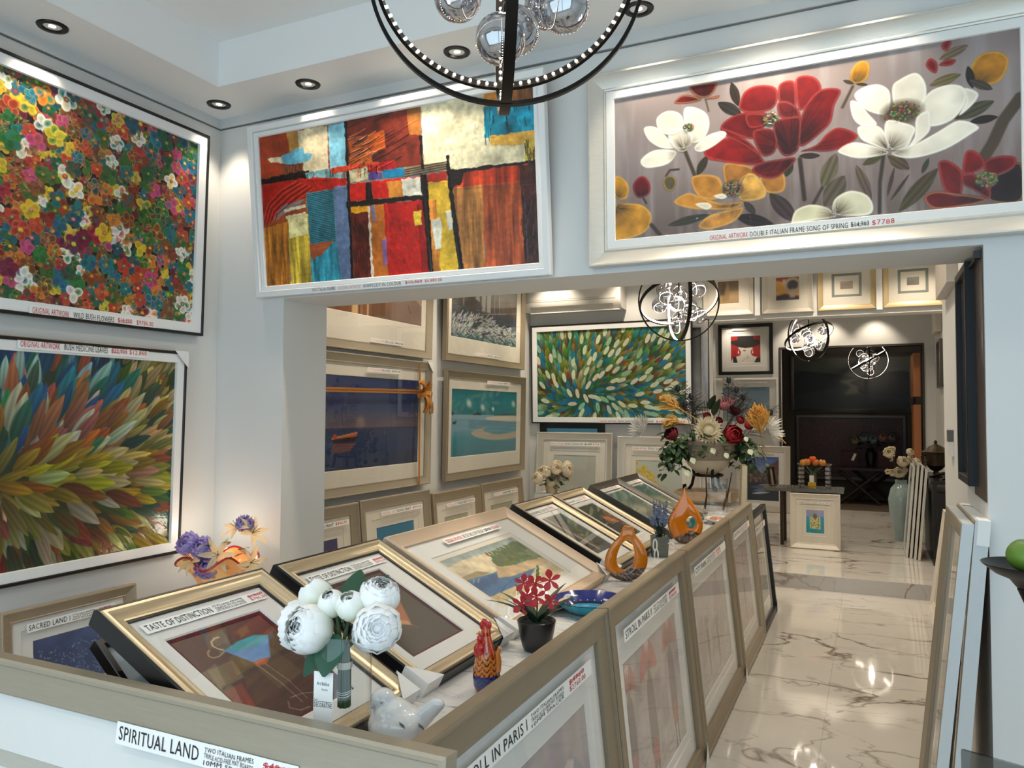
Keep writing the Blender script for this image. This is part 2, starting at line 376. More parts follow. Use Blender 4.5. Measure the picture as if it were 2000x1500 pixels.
ABST=[((165,60,28),[(-11,-27),(290,1),(286,354),(-16,299)],''),((190,135,62),[(117,0),(207,-1),(203,301),(135,294)],''),((226,208,168),[(165,0),(284,3),(280,297),(165,301)],''),((228,205,165),[(31,152),(120,142),(214,141),(222,176),(140,208),(49,177)],''),((105,178,200),[(87,153),(152,117),(184,119),(188,154),(222,163),(213,200),(140,228),(101,198)],''),((110,60,35),[(86,204),(183,212),(173,283),(96,257)],'s'),((135,198,216),[(286,3),(353,4),(351,308),(286,305)],''),((25,15,12),[(-4,277),(203,268),(207,325),(-5,315)],''),((110,150,150),[(186,280),(348,281),(347,359),(192,338)],'s'),((178,30,20),[(-5,315),(203,317),(351,360),(350,418),(201,437),(82,475),(-10,645)],'c'),((160,75,30),[(-10,611),(184,453),(186,594),(-12,749)],''),((235,225,195),[(88,500),(179,486),(179,502),(92,521)],''),((235,225,195),[(96,546),(178,536),(178,549),(96,566)],''),((62,140,155),[(186,414),(297,412),(297,741),(190,749)],'h'),((98,118,152),[(297,399),(350,399),(354,1013),(297,1018)],''),((178,110,40),[(-10,611),(104,581),(102,1027),(-16,1026)],'v'),((208,176,62),[(102,564),(189,558),(188,1028),(102,1027)],'v'),((232,218,155),[(103,550),(185,547),(185,681),(107,694)],''),((50,140,160),[(192,749),(301,742),(308,1016),(193,1018)],'v'),((165,80,45),[(190,749),(291,743),(238,824),(195,850)],''),((110,40,25),[(356,-8),(630,-12),(629,353),(357,322)],'d'),((192,88,30),[(360,113),(497,104),(502,216),(372,268)],'d'),((205,100,35),[(359,225),(448,217),(450,307),(359,310)],'d'),((150,92,40),[(583,-11),(630,-12),(631,168),(589,162)],''),((228,217,178),[(633,-10),(846,-17),(847,251),(1011,269),(1009,427),(724,414),(633,372)],''),((226,140,40),[(846,-17),(912,-9),(915,115),(848,106)],''),((120,75,35),[(913,-24),(1013,-19),(1012,110),(915,94)],'v'),((20,128,152),[(842,71),(1012,76),(1011,260),(843,247)],'s'),((226,172,72),[(860,246),(1011,254),(1010,289),(946,323),(863,300)],''),((214,184,70),[(965,293),(1010,294),(1009,421),(968,422)],'s'),((228,212,165),[(356,290),(431,296),(432,386),(356,394)],''),((172,25,25),[(431,290),(533,297),(538,352),(432,348)],''),((85,70,140),[(430,347),(485,348),(486,393),(432,392)],''),((25,125,165),[(485,345),(564,346),(566,399),(486,393)],''),((140,125,95),[(564,346),(718,348),(717,400),(566,399)],'h'),((198,32,24),[(354,393),(625,414),(625,526),(357,511)],''),((206,132,50),[(499,421),(552,421),(559,530),(506,527)],''),((225,220,200),[(552,415),(625,420),(627,535),(559,530)],''),((22,14,12),[(418,402),(443,402),(446,524),(420,525)],''),((88,28,20),[(352,536),(428,539),(426,1032),(354,1032)],'s'),((232,160,30),[(357,534),(424,538),(425,587),(358,583)],''),((192,106,36),[(428,546),(498,548),(496,1025),(426,1032)],''),((188,28,20),[(486,545),(636,556),(646,1024),(488,1024)],''),((150,24,20),[(606,587),(636,556),(646,1024),(613,1025)],''),((232,195,60),[(591,624),(619,621),(620,705),(594,712)],''),((130,120,140),[(436,550),(451,551),(454,650),(440,657)],''),((140,100,150),[(470,766),(489,763),(489,929),(474,933)],''),((235,215,190),[(424,558),(432,556),(434,1033),(426,1032)],''),((24,15,12),[(345,508),(655,529),(654,557),(344,541)],''),((172,42,26),[(634,407),(713,408),(714,472),(637,463)],''),((226,182,52),[(641,461),(720,465),(746,1029),(649,1030)],''),((206,126,46),[(640,563),(672,564),(678,1028),(649,1030)],'v'),((236,230,210),[(653,690),(682,674),(688,743),(680,859),(662,868),(656,768)],''),((236,230,205),[(704,648),(722,642),(728,750),(710,759)],''),((192,62,30),[(720,407),(1009,430),(1008,554),(726,518)],'v'),((178,117,57),[(726,512),(831,518),(829,1010),(750,1014)],'v'),((168,77,40),[(829,518),(960,528),(963,1024),(829,1010)],'v'),((58,26,18),[(948,434),(1009,439),(1008,1022),(956,1023)],'s'),((24,14,12),[(717,403),(1009,418),(1009,436),(717,427)],''),((24,14,12),[(621,404),(645,403),(653,1031),(638,1032)],''),((24,14,12),[(711,313),(721,316),(730,507),(757,1018),(739,1021),(716,503)],''),((24,14,12),[(622,171),(633,175),(634,376),(625,374)],''),((30,20,15),[(720,419),(768,425),(762,490),(726,512)],''),((24,15,12),[(351,3),(361,3),(358,1023),(348,1025)],''),((200,60,30),[(287,279),(388,278),(485,297),(387,311),(290,319)],'s')]
MARTINI=[('P',(92,26,20),[(575,92),(1005,1),(1004,215),(695,248)],0),('P',(100,82,56),[(59,345),(337,334),(275,517),(-1,535)],0),('P',(70,52,34),[(455,413),(768,373),(788,682),(441,734)],0),('P',(112,30,22),[(-7,564),(207,552),(48,978),(-95,950)],0),('P',(76,58,36),[(426,287),(762,273),(751,413),(361,438)],0),('P',(84,60,38),[(333,25),(575,18),(479,169),(240,173)],0),('P',(74,134,192),[(344,231),(629,224),(862,231),(659,442),(479,435)],0),('P',(40,152,165),[(344,231),(534,189),(744,183),(862,231),(706,291),(489,286)],0),('P',(170,75,40),[(477,422),(574,421),(655,441),(562,482),(463,468)],0),('S',(226,208,152),[(428,89),(376,89),(324,113),(303,154),(317,190),(350,221)],24),('S',(222,204,150),[(338,241),(265,262),(210,259),(186,231),(206,196),(239,178)],14),('S',(220,200,185),[(481,469),(506,683),(502,911)],7),('S',(200,170,150),[(554,479),(589,699),(571,902)],6),('S',(225,210,200),[(394,860),(352,908),(416,966),(515,973)],7),('S',(225,210,200),[(445,837),(572,847),(773,918),(770,966),(674,992)],5),('S',(150,60,40),[(153,605),(66,822),(-37,954)],6)]
AMBER=[('P',(165,96,52),[(678,273),(805,349),(507,695),(397,638)],0),('P',(196,140,90),[(393,603),(504,660),(485,720),(379,672)],0),('S',(190,150,110),[(483,703),(522,784)],8)]
COAST=[('P',(222,205,170),[(4,140),(578,145),(476,376),(302,505),(-5,377)],1),('P',(150,135,95),[(-5,377),(195,370),(297,479),(171,481),(-24,478)],0),('P',(58,104,146),[(-21,443),(302,505),(616,495),(930,640),(500,860),(258,901),(-25,832)],0),('P',(40,82,130),[(-15,530),(340,555),(271,645),(9,690)],1),('P',(195,168,126),[(414,424),(730,550),(1038,528),(1087,723),(814,725),(421,684),(294,615)],0),('P',(84,104,58),[(494,255),(665,194),(944,92),(1159,183),(1075,552),(834,552),(480,470),(443,354)],1),('P',(70,92,52),[(677,245),(928,146),(1090,205),(945,332),(638,397)],1),('P',(120,135,90),[(751,383),(1096,340),(1061,497),(753,520)],1),('P',(208,186,140),[(-25,832),(396,857),(710,867),(1005,761),(1009,1007),(-24,1031)],0),('S',(235,235,225),[(132,499),(80,553)],6),('S',(235,235,225),[(81,485),(37,532)],5)]
HATLADY=[('P',(235,228,218),[(-17,998),(94,761),(262,645),(234,405),(765,414),(709,652),(933,806),(1017,1016)],0),('P',(178,40,44),[(-45,370),(234,390),(346,586),(318,720),(178,763),(-45,789)],0),('P',(178,40,44),[(1017,389),(765,399),(667,592),(709,727),(821,774),(1017,822)],0),('P',(48,42,44),[(66,776),(178,763),(234,1018),(80,1015)],0),('P',(48,42,44),[(779,1012),(877,805),(1003,807),(1003,1031)],0),('P',(46,42,44),[(-45,191),(234,136),(234,-28),(751,-19),(765,115),(1017,194),(1017,314),(737,429),(486,454),(262,405),(11,282)],0),('P',(160,30,40),[(402,542),(458,513),(528,545),(458,573)],0),('S',(90,80,78),[(402,946),(472,827),(570,859),(542,739),(626,815)],10),('P',(245,240,235),[(234,629),(262,495),(290,630),(262,668)],0),('P',(245,240,235),[(715,637),(737,488),(765,638),(737,671)],0)]
# ------------------------------------------------------------------ painter: fills a fine coloured canvas mesh
class Art:
    def __init__(s, W, H, ppm, base=(128, 128, 128), seed=1):
        s.W, s.H = W, H
        s.nx, s.ny = max(8, int(W * ppm)), max(8, int(H * ppm))
        s.x = np.linspace(0, W, s.nx); s.y = np.linspace(0, H, s.ny)
        s.X, s.Y = np.meshgrid(s.x, s.y)
        s.im = np.ones((s.ny, s.nx, 3)) * np.array(base, float)
        s.h = np.zeros((s.ny, s.nx)); s.rs = np.random.RandomState(seed)
    def noise(s, fx, fy, octv=3):
        out = np.zeros((s.ny, s.nx)); amp = 1.; tot = 0.
        for k in range(octv):
            gx, gy = max(2, int(s.W * fx * 2 ** k) + 2), max(2, int(s.H * fy * 2 ** k) + 2)
            g = s.rs.rand(gy, gx)
            u = np.linspace(0, gx - 1.001, s.nx); v = np.linspace(0, gy - 1.001, s.ny)
            iu, iv = u.astype(int), v.astype(int); fu = u - iu; fv = (v - iv)[:, None]
            fu = fu * fu * (3 - 2 * fu); fv = fv * fv * (3 - 2 * fv)
            r0 = g[iv][:, iu] * (1 - fu) + g[iv][:, iu + 1] * fu; r1 = g[iv + 1][:, iu] * (1 - fu) + g[iv + 1][:, iu + 1] * fu
            out += amp * (r0 * (1 - fv) + r1 * fv); tot += amp; amp *= .5
        return out / tot
    def vgrad(s, stops):
        t = s.y / s.H
        for k in range(3): s.im[:, :, k] = np.interp(t, [a for a, _ in stops], [c[k] for _, c in stops])[:, None]
    def tint(s, nz, c, amt=1.):
        a = (np.clip(nz, 0, 1) * amt)[:, :, None]; s.im = s.im * (1 - a) + np.array(c, float) * a
    def modulate(s, nz, amt): s.im = s.im * (1 + (nz - .5)[:, :, None] * 2 * amt)
    def box(s, x0, x1, y0, y1):
        i0, i1 = np.searchsorted(s.x, x0), np.searchsorted(s.x, x1); j0, j1 = np.searchsorted(s.y, y0), np.searchsorted(s.y, y1)
        return slice(max(0, j0 - 1), min(s.ny, j1 + 1)), slice(max(0, i0 - 1), min(s.nx, i1 + 1))
    def lay(s, sl, a, c, hh=0.):
        if a.size == 0: return
        a3 = a[:, :, None]
        s.im[sl] = s.im[sl] * (1 - a3) + np.asarray(c, float) * a3
        if hh: s.h[sl] = s.h[sl] * (1 - a) + (s.h[sl] + hh) * a
    @staticmethod
    def sdf(px, py, pts):
        d = np.full(px.shape, 1e9); ins = np.zeros(px.shape, bool); n = len(pts)
        for i in range(n):
            ax, ay = pts[i]; bx, by = pts[(i + 1) % n]
            ex, ey = bx - ax, by - ay; L = ex * ex + ey * ey + 1e-12
            t = np.clip(((px - ax) * ex + (py - ay) * ey) / L, 0, 1)
            d = np.minimum(d, (px - ax - t * ex) ** 2 + (py - ay - t * ey) ** 2)
            c = ((ay > py) != (by > py)) & (px < (bx - ax) * (py - ay) / ((by - ay) if by != ay else 1e-12) + ax)
            ins ^= c
        return np.where(ins, -1, 1) * np.sqrt(d)
    def smooth(s, pts, k=4):
        out = []; n = len(pts)
        for i in range(n):
            p0, p1, p2, p3 = (np.array(pts[(i + q) % n], float) for q in (-1, 0, 1, 2))
            for j in range(k):
                t = j / k
                out.append(tuple(.5 * (2 * p1 + (p2 - p0) * t + (2 * p0 - 5 * p1 + 4 * p2 - p3) * t * t + (3 * p1 - p0 - 3 * p2 + p3) * t ** 3)))
        return out
    def uv(s, pts): return [(a * s.W / 1000, b * s.H / 1000) for a, b in pts]
    def poly(s, pts, c, soft=.003, g=None, gr=.1, gc=(40, 30, 26), rough=0., curve=False, rim=None, tex=None, hh=0.):
        if curve: pts = s.smooth(pts)
        xs = [p[0] for p in pts]; ys = [p[1] for p in pts]; pd = soft + rough
        sl = s.box(min(xs) - pd, max(xs) + pd, min(ys) - pd, max(ys) + pd)
        X, Y = s.X[sl], s.Y[sl]
        if X.size == 0: return
        d = s.sdf(X, Y, pts)
        if rough: d = d + (s.rough[sl] - .5) * 2 * rough
        a = np.clip(.5 - d / soft, 0, 1)
        cc = np.ones(X.shape + (3,)) * np.array(c, float)
        if tex is not None: cc = cc * (1 + (tex[sl] - .5)[:, :, None] * 2)
        if g:
            q = np.clip(1 - np.hypot(X - g[0], Y - g[1]) / gr, 0, 1)
            ang = np.arctan2(Y - g[1], X - g[0])
            q = np.clip(q + .18 * np.sin(ang * 31 + 3 * np.sin(ang * 13)) * (q > 0) * q * 2, 0, 1)[:, :, None] ** 1.3
            cc = cc * (1 - q) + np.array(gc, float) * q
        if rim:
            e = np.clip(1 - np.abs(d + soft) / (soft * 1.4), 0, 1)[:, :, None] * .55
            cc = cc * (1 - e) + np.array(rim, float) * e
        s.lay(sl, a, cc, hh)
    def petal(s, x, y, ang, L, Wd, c0, c1, soft=.12, streak=.15, edge=None, tip=1.0, hh=0.0003):
        R = L + Wd
        sl = s.box(x - R, x + R, y - R, y + R); X, Y = s.X[sl] - x, s.Y[sl] - y
        if X.size == 0: return
        t = (X * cos(ang) + Y * sin(ang)) / L; w = (-X * sin(ang) + Y * cos(ang)) / Wd
        tt = np.clip(t, 0, 1)
        prof = np.sin(pi * tt ** tip) ** .75 + 1e-6
        d = np.abs(w) / prof
        a = np.clip((1 - d) / soft, 0, 1) * (t > 0) * (t < 1)
        k = np.clip(tt, 0, 1)[:, :, None]
        cc = np.array(c0, float) * (1 - k) + np.array(c1, float) * k
        if streak: cc = cc * (1 + streak * np.sin(w * 9 + x * 91)[:, :, None])
        if edge is not None:
            e = np.clip((d - .62) / .3, 0, 1)[:, :, None] * .8; cc = cc * (1 - e) + np.array(edge, float) * e
        s.lay(sl, a, cc, hh)
    def ell(s, x, y, rx, ry, ang, c, c1=None, soft=.2, edge=None, hh=0.0002):
        R = max(rx, ry) * 1.2
        sl = s.box(x - R, x + R, y - R, y + R); X, Y = s.X[sl] - x, s.Y[sl] - y
        if X.size == 0: return
        d = np.hypot((X * cos(ang) + Y * sin(ang)) / rx, (-X * sin(ang) + Y * cos(ang)) / ry)
        a = np.clip((1 - d) / soft + .5, 0, 1)
        cc = np.ones(X.shape + (3,)) * np.array(c, float)
        if c1 is not None:
            k = np.clip(1 - d, 0, 1)[:, :, None]; cc = cc * (1 - k) + np.array(c1, float) * k
        if edge is not None:
            e = np.clip(1 - np.abs(d - .86) / .12, 0, 1)[:, :, None] * .75; cc = cc * (1 - e) + np.array(edge, float) * e
        s.lay(sl, a, cc, hh)
    def stroke(s, pts, w, c, soft=.002, hh=.0003):
        xs = [p[0] for p in pts]; ys = [p[1] for p in pts]; pd = w + soft
        sl = s.box(min(xs) - pd, max(xs) + pd, min(ys) - pd, max(ys) + pd); X, Y = s.X[sl], s.Y[sl]
        if X.size == 0: return
        d = np.full(X.shape, 1e9)
        for (ax, ay), (bx, by) in zip(pts[:-1], pts[1:]):
            ex, ey = bx - ax, by - ay; t = np.clip(((X - ax) * ex + (Y - ay) * ey) / (ex * ex + ey * ey + 1e-12), 0, 1)
            d = np.minimum(d, np.hypot(X - ax - t * ex, Y - ay - t * ey))
        s.lay(sl, np.clip((w / 2 - d) / soft + .5, 0, 1), c, hh)
    def items(s, data, k=1.0, soft=.004):
        for it in data:
            if it[0] == 'P': s.poly(s.uv(it[2]), it[1], soft, rough=soft * 1.5 if it[3] else 0, curve=bool(it[3]))
            elif it[0] == 'S': s.stroke(s.uv(it[2]), it[3] * s.W / 1000 * k, it[1], soft)
    def mesh(s, parent, x0, z1, y, mat=None, name='artwork', relief=1.0):
        c = np.clip(s.im, 0, 255) / 255; c = np.where(c <= .0404, c / 12.92, ((c + .055) / 1.055) ** 2.4)
        n = s.nx * s.ny
        co = np.empty((n, 3), np.float32)
        co[:, 0] = (x0 + s.X).ravel(); co[:, 1] = (y - s.h * relief).ravel(); co[:, 2] = (z1 - s.Y).ravel()
        col = np.ones((n, 4), np.float32); col[:, :3] = c.reshape(n, 3)
        ii = np.arange((s.ny - 1) * s.nx).reshape(s.ny - 1, s.nx)[:, :-1].ravel()
        q = np.stack([ii, ii + s.nx, ii + s.nx + 1, ii + 1], 1).astype(np.int32)
        me = bpy.data.meshes.new(name)
        me.vertices.add(n); me.vertices.foreach_set('co', co.ravel())
        nf = len(q); me.loops.add(nf * 4); me.loops.foreach_set('vertex_index', q.ravel())
        me.polygons.add(nf); me.polygons.foreach_set('loop_start', np.arange(0, nf * 4, 4, dtype=np.int32))
        me.polygons.foreach_set('use_smooth', np.ones(nf, bool))
        me.update(calc_edges=True)
        at = me.attributes.new('Col', 'FLOAT_COLOR', 'POINT'); at.data.foreach_set('color', col.ravel())
        me.materials.append(mat or ARTM)
        o = bpy.data.objects.new(name, me); COL.objects.link(o); o.parent = parent
        return o

def jit(rs, c, d=18): return tuple(max(0, min(255, v + rs.uniform(-d, d))) for v in c)

def paint_song(a):
    st = a.noise(26, 3, 4); wt = .5 + (a.noise(14, 14, 3) - .5) * .10; a.vgrad([(0, (150, 136, 132)), (.45, (146, 132, 128)), (.8, (122, 106, 100)), (1, (104, 88, 82))])
    a.tint((st - .5) * 2.4, (176, 168, 168), .7); a.tint((a.noise(5, 4, 3) - .55) * 2.4, (104, 88, 84), .6)
    a.rough = a.noise(60, 60, 2); tex = .5 + (a.noise(30, 30, 3) - .5) * .24
    W = a.W
    for it in SONG:
        k, c = it[0], it[1]; p = a.uv(it[2]) if k != 'D' else a.uv([it[2]])
        if k == 'P':
            g = a.uv([it[3]])[0] if it[3] else None
            red = c[1] < 60
            if red: c = tuple(v * .72 for v in c)
            gr = .24 if (red and it[3] and 400 < it[3][0] < 600) else .085
            if g and c[2] > 150: gr = .075
            rim = (190, 84, 74) if red and c[0] > 100 else ((255, 252, 240) if c[2] > 150 else (225, 180, 100))
            a.poly(p, c, .004, g, gr, (38, 14, 16) if red else (70, 54, 38), curve=True, rim=rim, tex=wt if c[2] > 150 else tex, hh=.0008)
        elif k == 'L':
            (x0, y0), (x1, y1) = p; L = math.hypot(x1 - x0, y1 - y0)
            a.petal(x0, y0, atan2(y1 - y0, x1 - x0), L, it[3] * W / 1000 * .36, c, jit(a.rs, c, 12), .18, .14)
        elif k == 'S': a.stroke(p, it[3] * W / 1000 * .72, c, .006)
        else:
            rx, ry = it[3][0] * W / 1000, it[3][1] * a.H / 1000
            a.ell(p[0][0], p[0][1], rx, ry, 0, tuple(v * .6 for v in c), None, .7)
            for _ in range(90):
                q, r = a.rs.uniform(0, 2 * pi), sqrt(a.rs.rand())
                a.ell(p[0][0] + rx * r * cos(q), p[0][1] + ry * r * sin(q), .0034, .0034, 0, tuple(v * a.rs.uniform(.45, 1.5) for v in (120, 102, 66)), None, .6, hh=.001)

def paint_abstract(a):
    a.rough = a.noise(45, 45, 3)
    v = a.noise(60, 5, 3); hz = a.noise(6, 60, 3); b = a.noise(16, 16, 4)
    for c, pts, t in ABST:
        p = a.uv(pts)
        tx = .5 + ((v if t == 'v' else b) - .5) * (.55 if t in 'vsd' and t else .26)
        a.poly(p, c, .003, rough=.007 if t != 'h' else .002, tex=tx, hh=.0006)
        if t in ('h', 'd', 'c', 's'):
            xs = [q[0] for q in p]; ys = [q[1] for q in p]; x0, x1, y0, y1 = min(xs), max(xs), min(ys), max(ys)
            dk = (26, 40, 44) if c[2] > 100 else (40, 12, 8)
            if t == 'h':
                n = int((y1 - y0) / .0085)
                for i in range(n):
                    y = y0 + (i + .5) * (y1 - y0) / n; a.stroke([(x0 + .004, y + .006), (x1 - .004, y - .002)], .0032, dk, .002, .001)
            elif t == 'd':
                for i in range(16):
                    y = y0 + (y1 - y0) * a.rs.rand(); x = x0 + (x1 - x0) * .45 * a.rs.rand(); L = (x1 - x0) * a.rs.uniform(.3, .55)
                    a.stroke([(x, y), (x + L * .5, y - L * .12), (x + L, y - L * .3)], .004, jit(a.rs, (58, 20, 12), 25) if a.rs.rand() < .7 else (214, 120, 70), .003, .0014)
            elif t == 'c':
                for i in range(9):
                    q = i * .014
                    a.stroke([(x0 + q * .5, y1 - .02 + q * .2), (x0 + .05 + q * .6, y0 + .10 + q * .6), (x0 + .13 + q, y0 + .045 + q * .5), (x0 + .24 + q, y0 + .01 + q * .4)], .0042, (66, 12, 8) if i % 2 else (210, 70, 44), .003, .001)
            else:
                for i in range(26):
                    x = a.rs.uniform(x0, x1); y = a.rs.uniform(y0, y1); L = a.rs.uniform(.01, .05)
                    a.stroke([(x, y), (x + a.rs.uniform(-.008, .008), y + L)], .003, jit(a.rs, dk if a.rs.rand() < .6 else tuple(min(255, k * 1.5) for k in c), 20), .003, .001)
    a.modulate(a.noise(70, 70, 3), .14); a.modulate(hz, .06)
    a.h += a.noise(60, 40, 3) * .0015

def paint_wildflowers(a):
    a.im[:] = (34, 22, 16); rs = a.rs
    pal = [(176, 56, 38), (186, 66, 40), (160, 40, 54), (214, 182, 44), (206, 186, 60), (20, 110, 128), (24, 96, 122), (20, 104, 110), (36, 110, 50), (48, 96, 36), (30, 84, 54), (190, 76, 118), (130, 44, 30), (124, 66, 34), (110, 30, 56), (200, 120, 44), (30, 84, 60), (120, 70, 40), (60, 100, 40), (24, 80, 96)]
    for _ in range(700):
        x, y = rs.uniform(0, a.W), rs.uniform(0, a.H); q = rs.uniform(0, 6.28); c = pal[rs.choice([8, 9, 13, 16, 12, 17])]
        for k in range(4): a.petal(x, y, q + .35 * k, rs.uniform(.03, .06), .006, jit(rs, c), jit(rs, (170, 130, 60), 30), .3, .1)
    for i in range(5200):
        x, y = rs.uniform(0, a.W), rs.uniform(0, a.H)
        if i % 6 == 0: a.ell(x, y, .0018, .0018, 0, (214, 204, 180), None, .6)
    pts = []
    for i in range(9000):
        p = (rs.uniform(0, a.W), rs.uniform(0, a.H))
        if all((p[0] - q[0]) ** 2 + (p[1] - q[1]) ** 2 > .041 ** 2 for q in pts): pts.append(p)
    rs.shuffle(pts)
    for i, (x, y) in enumerate(pts):
        c = pal[rs.randint(len(pal))]; r = rs.uniform(.021, .035); n = rs.choice([3, 4, 5, 5]); q0 = rs.uniform(0, 6.28)
        c2 = pal[rs.randint(len(pal))] if rs.rand() < .45 else c
        ed = jit(rs, (210, 160, 110), 40) if rs.rand() < .2 else tuple(min(255, v + 16) for v in c)
        if rs.rand() < .08: c, ed, r = (232, 228, 212), (250, 248, 236), r * 1.15
        for k in range(n):
            q = q0 + 2 * pi * k / n
            a.ell(x + r * .62 * cos(q), y + r * .62 * sin(q), r * .78, r * .62, q, jit(rs, c, 12), jit(rs, c2 if k % 2 else tuple(v * .8 for v in c), 12), .16, ed, hh=.0005)
        if rs.rand() < .6: a.ell(x, y, r * .34, r * .3, 0, jit(rs, pal[rs.randint(len(pal))], 20), (224, 190, 60), .4, hh=.0006)
    for _ in range(240):
        x, y = rs.uniform(0, a.W), rs.uniform(0, a.H); q = rs.uniform(0, 6.28)
        for k in range(3): a.petal(x, y, q + .3 * k, rs.uniform(.02, .045), .0035, (70, 60, 30), jit(rs, (186, 150, 90), 40), .4, .1)

def paint_leaves(a, L, n, pal, flow, wfrac=.27, dark=(24, 44, 30)):
    a.im[:] = dark; rs = a.rs
    a.tint(a.noise(4, 4, 3), (60, 50, 20), .8); a.tint((a.noise(3, 3, 2) - .4) * 2, (14, 70, 80), .8)
    pts = [(rs.uniform(-.1, 1.1), rs.uniform(-.1, 1.1)) for _ in range(n)]
    pts.sort(key=lambda p: -flow(*p)[1] + rs.uniform(-.12, .12))
    for u, v in pts:
        ang, _ = flow(u, v)
        c = pal(u, v, rs); l = L * rs.uniform(.75, 1.3)
        a.petal(u * a.W, v * a.H, ang + rs.uniform(-.16, .16), l, l * wfrac * rs.uniform(.7, 1.15), tuple(k * .66 for k in c), jit(rs, tuple(min(255, k * 1.12) for k in c), 12), .22, .10, tip=.8, hh=.0004)
def flow_big(u, v):
    dx, dy = (u - .40) * 1.75, (v - .6) * (2.6 if v < .6 else 2.2)
    return atan2(dy, dx), math.hypot(u - .4, v - .6)
def pal_big(u, v, rs):
    u = (u - .43) / .57
    if v < .3 and u < .62: P = [(28, 96, 120), (20, 78, 112), (110, 156, 156), (160, 84, 60), (24, 90, 70), (140, 172, 166), (20, 66, 90), (30, 90, 60)]
    elif v < .52 and u < .6: P = [(126, 76, 50), (140, 88, 70), (160, 164, 130), (40, 100, 70), (26, 84, 110), (120, 70, 40), (150, 92, 30)]
    elif u > .6 and v < .6: P = [(104, 100, 34), (140, 126, 72), (168, 156, 96), (52, 74, 28), (128, 84, 28), (30, 64, 50), (176, 166, 120)]
    elif v < .68: P = [(150, 140, 30), (128, 124, 34), (150, 146, 96), (104, 64, 28), (130, 110, 36), (90, 90, 30)]
    elif u < .55: P = [(96, 54, 30), (100, 44, 28), (110, 100, 46), (40, 74, 30), (140, 126, 100), (84, 80, 30), (60, 64, 30)]
    else: P = [(64, 92, 30), (92, 108, 44), (30, 74, 44), (142, 150, 92), (150, 124, 30), (24, 60, 52), (110, 60, 30)]
    return jit(rs, P[rs.randint(len(P))], 14)
def pale_marks(a, n=120, L=.1):
    rs = a.rs; pts = []
    for _ in range(n * 6):
        p = (rs.rand(), rs.rand())
        if len(pts) < n and all((p[0] - q[0]) ** 2 * 3 + (p[1] - q[1]) ** 2 > .0036 for q in pts): pts.append(p)
    for u, v in pts:
        ang, _ = flow_small(u, v)
        c = [(204, 208, 180), (190, 200, 170), (140, 180, 150), (28, 108, 140), (204, 206, 172)][rs.randint(5)]
        a.ell(u * a.W, v * a.H, L * .5, L * .2, ang + rs.uniform(-.1, .1), jit(rs, c, 10), tuple(k * .9 for k in c), .18, hh=.0006)
def flow_small(u, v):
    dx, dy = u - .34, v - .78
    r = math.hypot(dx, dy); sw = .55 * (1 - min(1, r))
    return atan2(dy, dx) + sw * (1 if dx < .3 else -.4), r
def pal_small(u, v, rs):
    P = [(110, 116, 36), (128, 124, 40), (96, 124, 60), (40, 110, 60), (128, 120, 30), (30, 120, 130), (24, 100, 130), (110, 70, 36), (140, 110, 40), (60, 130, 86), (110, 150, 110), (40, 96, 50), (150, 160, 110), (84, 112, 40), (60, 130, 110)]
    if v > .6 and rs.rand() < .3: return jit(rs, (28, 106, 128), 14)
    return jit(rs, P[rs.randint(len(P))], 12)

def paint_boat(a):
    a.vgrad([(0, (20, 44, 100)), (.3, (36, 60, 108)), (.5, (92, 84, 98)), (.555, (104, 84, 92)), (.56, (44, 58, 92)), (.75, (24, 50, 92)), (1, (16, 38, 78))])
    a.ell(a.W * .38, a.H * .5, .05, .04, 0, (128, 108, 112), (140, 118, 116), .9)
    a.modulate(a.noise(3, 40, 3), .1)
    W, H = a.W, a.H
    a.poly([(W * .12, H * .66), (W * .35, H * .605), (W * .35, H * .64), (W * .325, H * .70), (W * .14, H * .70)], (176, 84, 50), .004)
    a.poly([(W * .13, H * .67), (W * .35, H * .65), (W * .325, H * .705), (W * .135, H * .705)], (34, 22, 24), .004)
    a.poly([(W * .12, H * .655), (W * .35, H * .60), (W * .35, H * .615), (W * .125, H * .675)], (206, 130, 84), .003)
    a.ell(W * .15, H * .645, .022, .018, 0, (180, 70, 40), None, .4)
    for i in range(7): a.stroke([(W * .13, H * (.725 + i * .014)), (W * (.34 - .01 * i), H * (.72 + i * .014))], .006, (168, 84, 60) if i % 2 else (120, 60, 60), .006)
    for u in (.48, .62): a.stroke([(W * u, H * .6), (W * u, H * .64)], .006, (150, 110, 100), .005)
